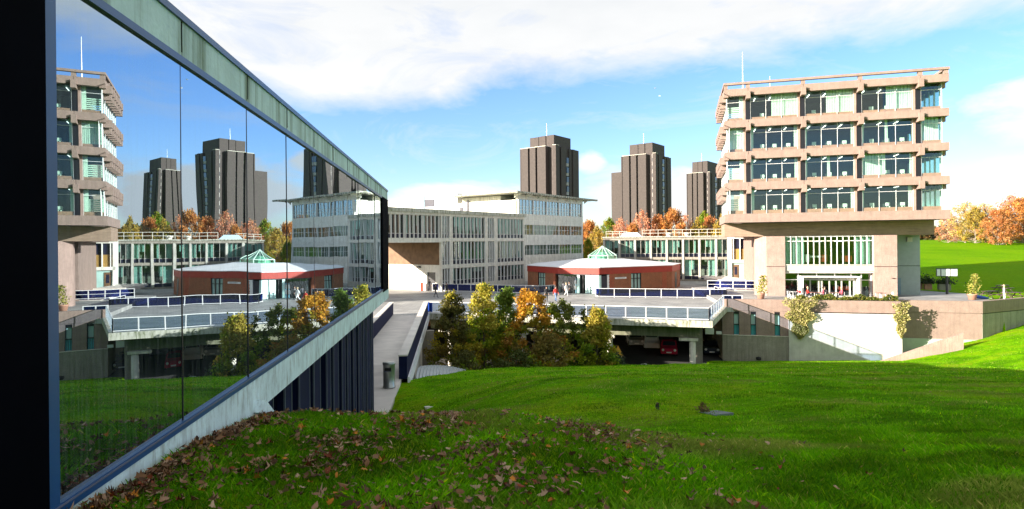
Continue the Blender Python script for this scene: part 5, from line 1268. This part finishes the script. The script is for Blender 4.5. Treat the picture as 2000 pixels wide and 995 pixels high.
def person(x, y, z, rz, top, legs, hair, pose, label, H=1.72, extra=None, seed=0, skirt=False):
    """one continuous skinned body, coloured by nearest limb"""
    s = H/1.75; me = bpy.data.meshes.new('person'); V = {}; E = []
    def J(n, x_, y_, z_, r): V[n] = (Vector((x_*s, y_*s, z_*s)), r*s)
    if pose == 'walk': lf, lb, ka, kb = -.30, .28, -.10, .12
    else: lf, lb, ka, kb = -.02, .02, -.02, .03
    if pose == 'sit':
        hz = .52; J('pelvis',0,0,hz,.135); J('belly',0,.0,hz+.2,.125); J('chest',0,-.03,hz+.42,.14); J('neck',0,-.04,hz+.57,.055); J('jaw',0,-.06,hz+.66,.075); J('head',0,-.06,hz+.76,.10); J('crown',0,-.05,hz+.84,.07)
        for q, sg in (('l',-1),('r',1)):
            J('hip'+q,sg*.09,-.03,hz,.095); J('knee'+q,sg*.12,-.44,hz,.062); J('ankle'+q,sg*.12,-.42,.10,.042); J('toe'+q,sg*.13,-.58,.04,.036)
            J('sho'+q,sg*.18,-.02,hz+.47,.062); J('elb'+q,sg*.25,-.12,hz+.22,.042); J('wri'+q,sg*.14,-.34,hz+.24,.03); J('hand'+q,sg*.10,-.43,hz+.25,.034)
    else:
        hz = .93; J('pelvis',0,0,hz,.125); J('belly',0,0,hz+.18,.115); J('chest',0,-.01,hz+.40,.135); J('neck',0,0,hz+.55,.052); J('jaw',0,-.03,hz+.63,.07); J('head',0,-.02,hz+.72,.092); J('crown',0,0,hz+.79,.065)
        for q, sg, f, k in (('l',-1,lf,ka),('r',1,lb,kb)):
            J('hip'+q,sg*.085,0,hz-.06,.092); J('knee'+q,sg*.09,f*.5-.04,.50,.060); J('ankle'+q,sg*.09,f+.02,.10+(.07 if f > .1 else 0),.040); J('toe'+q,sg*.11,f-.14,.035+(.02 if f > .1 else 0),.034)
            J('sho'+q,sg*.18,0,hz+.46,.060); sw_ = -f*.6; J('elb'+q,sg*.24,sw_*.4+.03,hz+.20,.040); J('wri'+q,sg*.24,sw_-.05,hz-.03,.028); J('hand'+q,sg*.235,sw_-.08,hz-.12,.034)
    ks = list(V); ix = {k: i for i, k in enumerate(ks)}
    E = [('pelvis','belly'),('belly','chest'),('chest','neck'),('neck','jaw'),('jaw','head'),('head','crown')]
    for q in 'lr': E += [('pelvis','hip'+q),('hip'+q,'knee'+q),('knee'+q,'ankle'+q),('ankle'+q,'toe'+q),('chest','sho'+q),('sho'+q,'elb'+q),('elb'+q,'wri'+q),('wri'+q,'hand'+q)]
    vv = [V[k][0] for k in ks]; ee = [(ix[a], ix[b]) for a, b in E]; rr_ = [V[k][1] for k in ks]
    for q in 'lr':                                      # five short fingers rooted in each palm
        h = V['hand'+q][0]; w_ = V['wri'+q][0]; d = (h-w_).normalized(); sd = Vector((0,1,0)) if pose != 'sit' else Vector((1,0,0))
        for k in range(5):
            off = sd*(.028*(k-2)*s); ln_ = (.055,.075,.08,.075,.05)[k]*s
            vv.append(h+off+d*ln_+Vector((0,-.012*s,0))); rr_.append(.010*s); ee.append((ix['hand'+q], len(vv)-1))
    me.from_pydata([tuple(v) for v in vv], ee, []); o = bpy.data.objects.new('person', me); scene.collection.objects.link(o)
    sk_ = o.modifiers.new('skin', 'SKIN'); 
    for i, r0 in enumerate(rr_): me.skin_vertices[0].data[i].radius = (r0, r0*.85 if ks[i:i+1] and ks[i] in ('pelvis','belly','chest') else r0)
    me.skin_vertices[0].data[0].use_root = True; sk_.use_smooth_shade = True
    sb_ = o.modifiers.new('sub', 'SUBSURF'); sb_.levels = 1; sb_.render_levels = 1
    dg = bpy.context.evaluated_depsgraph_get(); dg.update(); m2 = bpy.data.meshes.new_from_object(o.evaluated_get(dg)); bpy.data.objects.remove(o)
    o = bpy.data.objects.new('person', m2); scene.collection.objects.link(o)
    m2.materials.clear()
    for m_ in (M['skin'], top, legs, M['rubber'], hair): m2.materials.append(m_)
    segs = [(V[a][0], V[b][0], a, b) for a, b in E]
    def which(c):
        best = 9; r0 = 0
        for a, b, na, nb_ in segs:
            ab = b-a; t = max(0, min(1, (c-a).dot(ab)/ab.length_squared)); d = (c-a-ab*t).length
            if d < best:
                best = d
                if 'hand' in nb_: r0 = 0
                elif 'toe' in nb_: r0 = 3
                elif nb_ in ('neck',): r0 = 1 if t < .75 else 0
                elif nb_ in ('jaw','head','crown'): r0 = 0
                elif 'knee' in nb_ or 'ankle' in nb_ or 'hip' in nb_: r0 = 2
                else: r0 = 1
        return r0
    hd = V['head'][0]
    for p in m2.polygons:
        c = Vector(p.center); k = which(c)
        if k == 0 and (c-hd).length < .2*s and (c.y > hd.y+.005 or c.z > hd.z+.045*s): k = 4
        p.material_index = k; p.use_smooth = True
    o.location = (x, y, zz(z)+.005); o.rotation_euler.z = rz
    f = MB()                                            # hair, eyes, nose
    h_ = MB(); h_.lathe([(.035*s,.055*s),(.105*s,.03*s),(.112*s,-.01*s),(.10*s,-.06*s)][::-1]+[(.07*s,.085*s),(.0,.10*s)][0:2], n=12); ho = h_.build('hair', hair, o, True); ho.location = (hd.x, hd.y+.022*s, hd.z+.02*s)
    for sx in (-1, 1): f.lathe([(0,-.012*s),(.012*s,0),(0,.012*s)], sx*.034*s, -.088*s, 6)
    fo = f.build('eyes', M['rubber'], o); fo.location = (hd.x, hd.y, hd.z)
    n_ = MB(); n_.add([(-.012*s,-.085*s,-.035*s),(.012*s,-.085*s,-.035*s),(0,-.088*s,.012*s),(0,-.115*s,-.03*s)], [(0,1,3),(1,2,3),(2,0,3),(0,2,1)]); no = n_.build('nose', M['skin'], o); no.location = (hd.x, hd.y, hd.z)
    tag(o, label, 'person')
    if extra == 'bag':
        MB().box(.14*s,.34*s,-.12*s,.16*s,hz-.35,hz-.02).build('shoulder_bag', M['white_paint'], o)
    if extra == 'pack': MB().box(-.15,.15,.10,.27,hz+.1,hz+.5).build('backpack', M['chair_dark'], o, bevel=.04)
    return o
Pt = paint('coat_black', (.012,.012,.016)); Pj = paint('jeans_blue', (.06,.14,.30)); Pr = paint('top_red', (.55,.03,.02)); Pw = paint('top_white', (.75,.75,.75)); Ph = paint('hair_dark', (.02,.013,.01)); Pf = paint('hair_fair', (.55,.42,.25)); Pd = paint('trousers_dark', (.02,.022,.03)); Pp_ = paint('top_pink', (.6,.10,.14)); Pv = paint('top_lilac', (.5,.36,.55)); Pg = paint('coat_grey', (.12,.12,.14))
def stand(px, py, top, legs, hair, pose, rz, label, H=1.72, **k):
    Y = (6.6*1200)/(py-478.3+.00936*(px-880)*1.0)
    return person(gx(px, Y, py), Y, -6.6, R(rz), top, legs, hair, pose, label, H, **k)
stand(851, 583, Pt, Pd, Ph, 'walk', 75, 'person in black striding left across the shaded plaza', 1.75, extra='pack')
stand(872, 580, Pt, Pt, Ph, 'stand', 20, 'person in a long black coat standing by the far balustrade', 1.78)
stand(1067.5, 590, Pt, Pt, Ph, 'stand', 10, 'person in black standing beside the one in a red top', 1.74)
stand(1085.5, 591, Pr, Pj, Ph, 'walk', 30, 'person in a red top and blue jeans facing the pavilion', 1.8)
stand(1106, 580, Pw, Pw, Pf, 'walk', 60, 'person in white carrying a white bag at the pavilion door', 1.7, extra='bag')
stand(1112, 577, Pt, Pd, Ph, 'walk', -40, 'person in dark clothes just inside the pavilion entrance', 1.72)
stand(1101, 577, Pg, Pd, Ph, 'stand', 160, 'person in a grey coat entering the pavilion', 1.7)
stand(839, 571, Pt, Pd, Ph, 'stand', 0, 'person in black at the dark passage door', 1.75)
for t_, y_, a_, tp, hr, lab in ((8.2,-.3,90,Pr,Pf,'seated person in a red shirt at the left cafe table'),(9.7,-.6,-90,Pp_,Ph,'seated person in a dull pink top, back to the doors'),(10.0,.3,0,Pt,Ph,'seated person in black behind the middle cafe table'),(11.5,-.5,-80,Pp_,Pf,'fair haired seated person leaning at the middle table')):
    p = thw(t_, y_); person(p[0], p[1], TZ-.02, R(a_)+A1, tp, Pd, hr, 'sit', lab, 1.72)
p = W(1994,590,58.5); person(p.x, 60.5, -6.2, R(60), Pv, Pw, Pf, 'stand', 'person in a lilac top at the right edge of the terrace', 1.7)

def terr(px, py, z=TZ): u, v = uv(px, py); Y = z/v; return (u*Y, Y, zz(z))
p = terr(1888, 580); s = empty('information_sign', (p[0], p[1]+3, p[2]), A1, 'black framed three panel information sign on a post by the lawn', 'sign')
MB().box(-.12,.12,-.05,.05,0,2.2).build('post', M['black_frame'], s)
MB().box(-1.05,1.05,-.06,.06,2.05,2.95).build('frame', M['black_frame'], s)
for a, b in ((-1.0,-.66),(-.56,.28),(.37,.99)): MB().box(a,b,-.08,-.06,2.1,2.86).build('panel', paint('sign_white', (.72,.78,.74)), s)
def potted(px, py, ph, label, z=TZ, seed=1, h=2.0):
    p = terr(px, py); o = empty('potted_shrub', (p[0], p[1], p[2]), 0, label, 'plant')
    MB().lathe([(.32,0),(.42,.5),(.46,.52),(.46,.6),(.38,.6)], n=12).build('pot', M['terracotta'], o, True)
    r_ = np.random.default_rng(seed); n = 420; t = r_.random(n); P = np.stack([r_.normal(size=n)*.32*(1-.55*t)+.35*t, r_.normal(size=n)*.3*(1-.5*t), .6+t*h], 1)
    pal = np.array([(.36,.34,.06),(.22,.26,.05),(.45,.40,.10)]); c = np_mesh('foliage', rand_quads(P, .14, r_), 4, M['foliage'], o, pal[r_.integers(3, size=n)])
    MB().tube([(0,0,.5),(.1,0,1.2),(.3,0,.5+h)], [.04,.03,.01], 5).build('stem', M['bark'], o)
q = terr(1899, 584); potted(1899, 586, .6, 'tall yellowish potted shrub on the terrace edge beside the sign', seed=3, h=2.1)
p0 = terr(1488, 583)
potted(1486, 584, .6, 'slender climbing plant in a pot by the theatre pillar', seed=4, h=1.9)
def planter(px, py, w_, label, plant, z=TZ, seed=9, mat='white_paint'):
    p = terr(px, py); o = empty('planter', (p[0], p[1], p[2]), A1, label, 'planter', 'planters beside the side wing')
    MB().box(-w_/2,w_/2,-.3,.3,0,.75).build('tub', M[mat], o, bevel=.03)
    MB().box(-w_/2+.05,w_/2-.05,-.25,.25,.70,.76).build('soil', M['bark'], o)
    if plant:
        r_ = np.random.default_rng(seed); n = 500; P = np.stack([r_.normal(size=n)*w_*.4, r_.normal(size=n)*.3, .75+np.abs(r_.normal(size=n))*.45], 1)
        pal = np.array([(.03,.05,.02),(.06,.08,.03),(.08,.10,.06)]); np_mesh('foliage', rand_quads(P, .16, r_), 4, M['foliage'], o, pal[r_.integers(3, size=n)])
planter(1772, 562, 1.0, 'round white planter with dark bush nearest the side wing door', True, seed=11)
planter(1792, 565, 1.0, 'brown planter with dark spiky leaves in the middle of the row', True, seed=12, mat='terracotta')
planter(1844, 567, 1.3, 'grey box planter with low growth at the lawn edge', True, seed=13, mat='grey_conc')
planter(1812, 566, .8, 'small terracotta planter beside the grey box', True, seed=14, mat='terracotta')
p = terr(1851, 572); o = MB().lathe([(.09,0),(.09,1.0),(.05,1.05),(0,1.06)], n=10).build('bollard', M['pale_conc'], None, True); o.location = p; tag(o, 'slim pale bollard where the terrace meets the grass', 'bollard')
def bench(px, py, label, rz=0):
    p = terr(px, py); o = empty('picnic_bench', (p[0], p[1], p[2]), rz, label, 'bench', 'picnic benches by the meadow')
    MB().box(-.9,.9,-.38,.38,.72,.77).build('tabletop', M['wood'], o)
    for s_ in (-1,1):
        MB().box(-.9,.9,s_*.72-.14,s_*.72+.14,.43,.48).build('seat', M['wood'], o)
    for sx in (-.65,.65):
        MB().beam((sx,-.75,0),(sx,-.2,.72),.09,.05).beam((sx,.75,0),(sx,.2,.72),.09,.05).beam((sx,-.8,.42),(sx,.8,.42),.09,.05).build('leg', M['wood'], o)
bench(1935, 583, 'dark picnic bench right of the potted shrub', .3); bench(1976, 586, 'dark picnic bench next to the person in lilac', .1); bench(1958, 570, 'picnic bench set back on the shaded grass', .5)
p = terr(1915, 585); o = empty('folded_parasol', (p[0], p[1], p[2]), 0, 'blue folded parasol lying beside the potted shrub', 'parasol')
MB().tube([(-.6,0,.3),(-.3,0,.28),(.5,.1,.15),(.9,.1,.1)], [.12,.2,.14,.05], 8).build('canopy', M['blue_strip'], o, True); MB().tube([(.8,.1,.1),(1.3,.15,.06)], .03, 6).build('pole', M['white_paint'], o)
# blue panels on the plaza edge
p = W(835,603,58.6); o = MB().box(-.42,.42,-.05,.05,0,.95).build('blue_sign', M['blue_strip']); o.location = (gx(836,58.5,603), 58.55, zz(-6.45)); o.rotation_euler.z = A1; tag(o, 'bright blue panel at the left end of the deck balustrade', 'panel')
# gulls
for px, py, a_ in ((1279,173,.4),(1288,188,-.3)):
    p = W(px, py, 70); o = empty('gull', p, a_, 'small white gull flying, '+('upper' if py < 180 else 'lower')+' of the two above the middle tower', 'bird')
    o.scale = (.55,.55,.55)
    MB().tube([(-.22,0,0),(-.1,0,.02),(.1,0,.02),(.25,0,0)], [.02,.06,.06,.02], 8).build('body', M['white'], o, True)
    for s_ in (-1,1): MB().add([(-.06,0,.03),(.1,0,.03),(.05,s_*.35,.20),(-.03,s_*.36,.19),(0,s_*.72,.10)], [(0,1,2,3),(3,2,4)]).build('wing', M['white'], o)
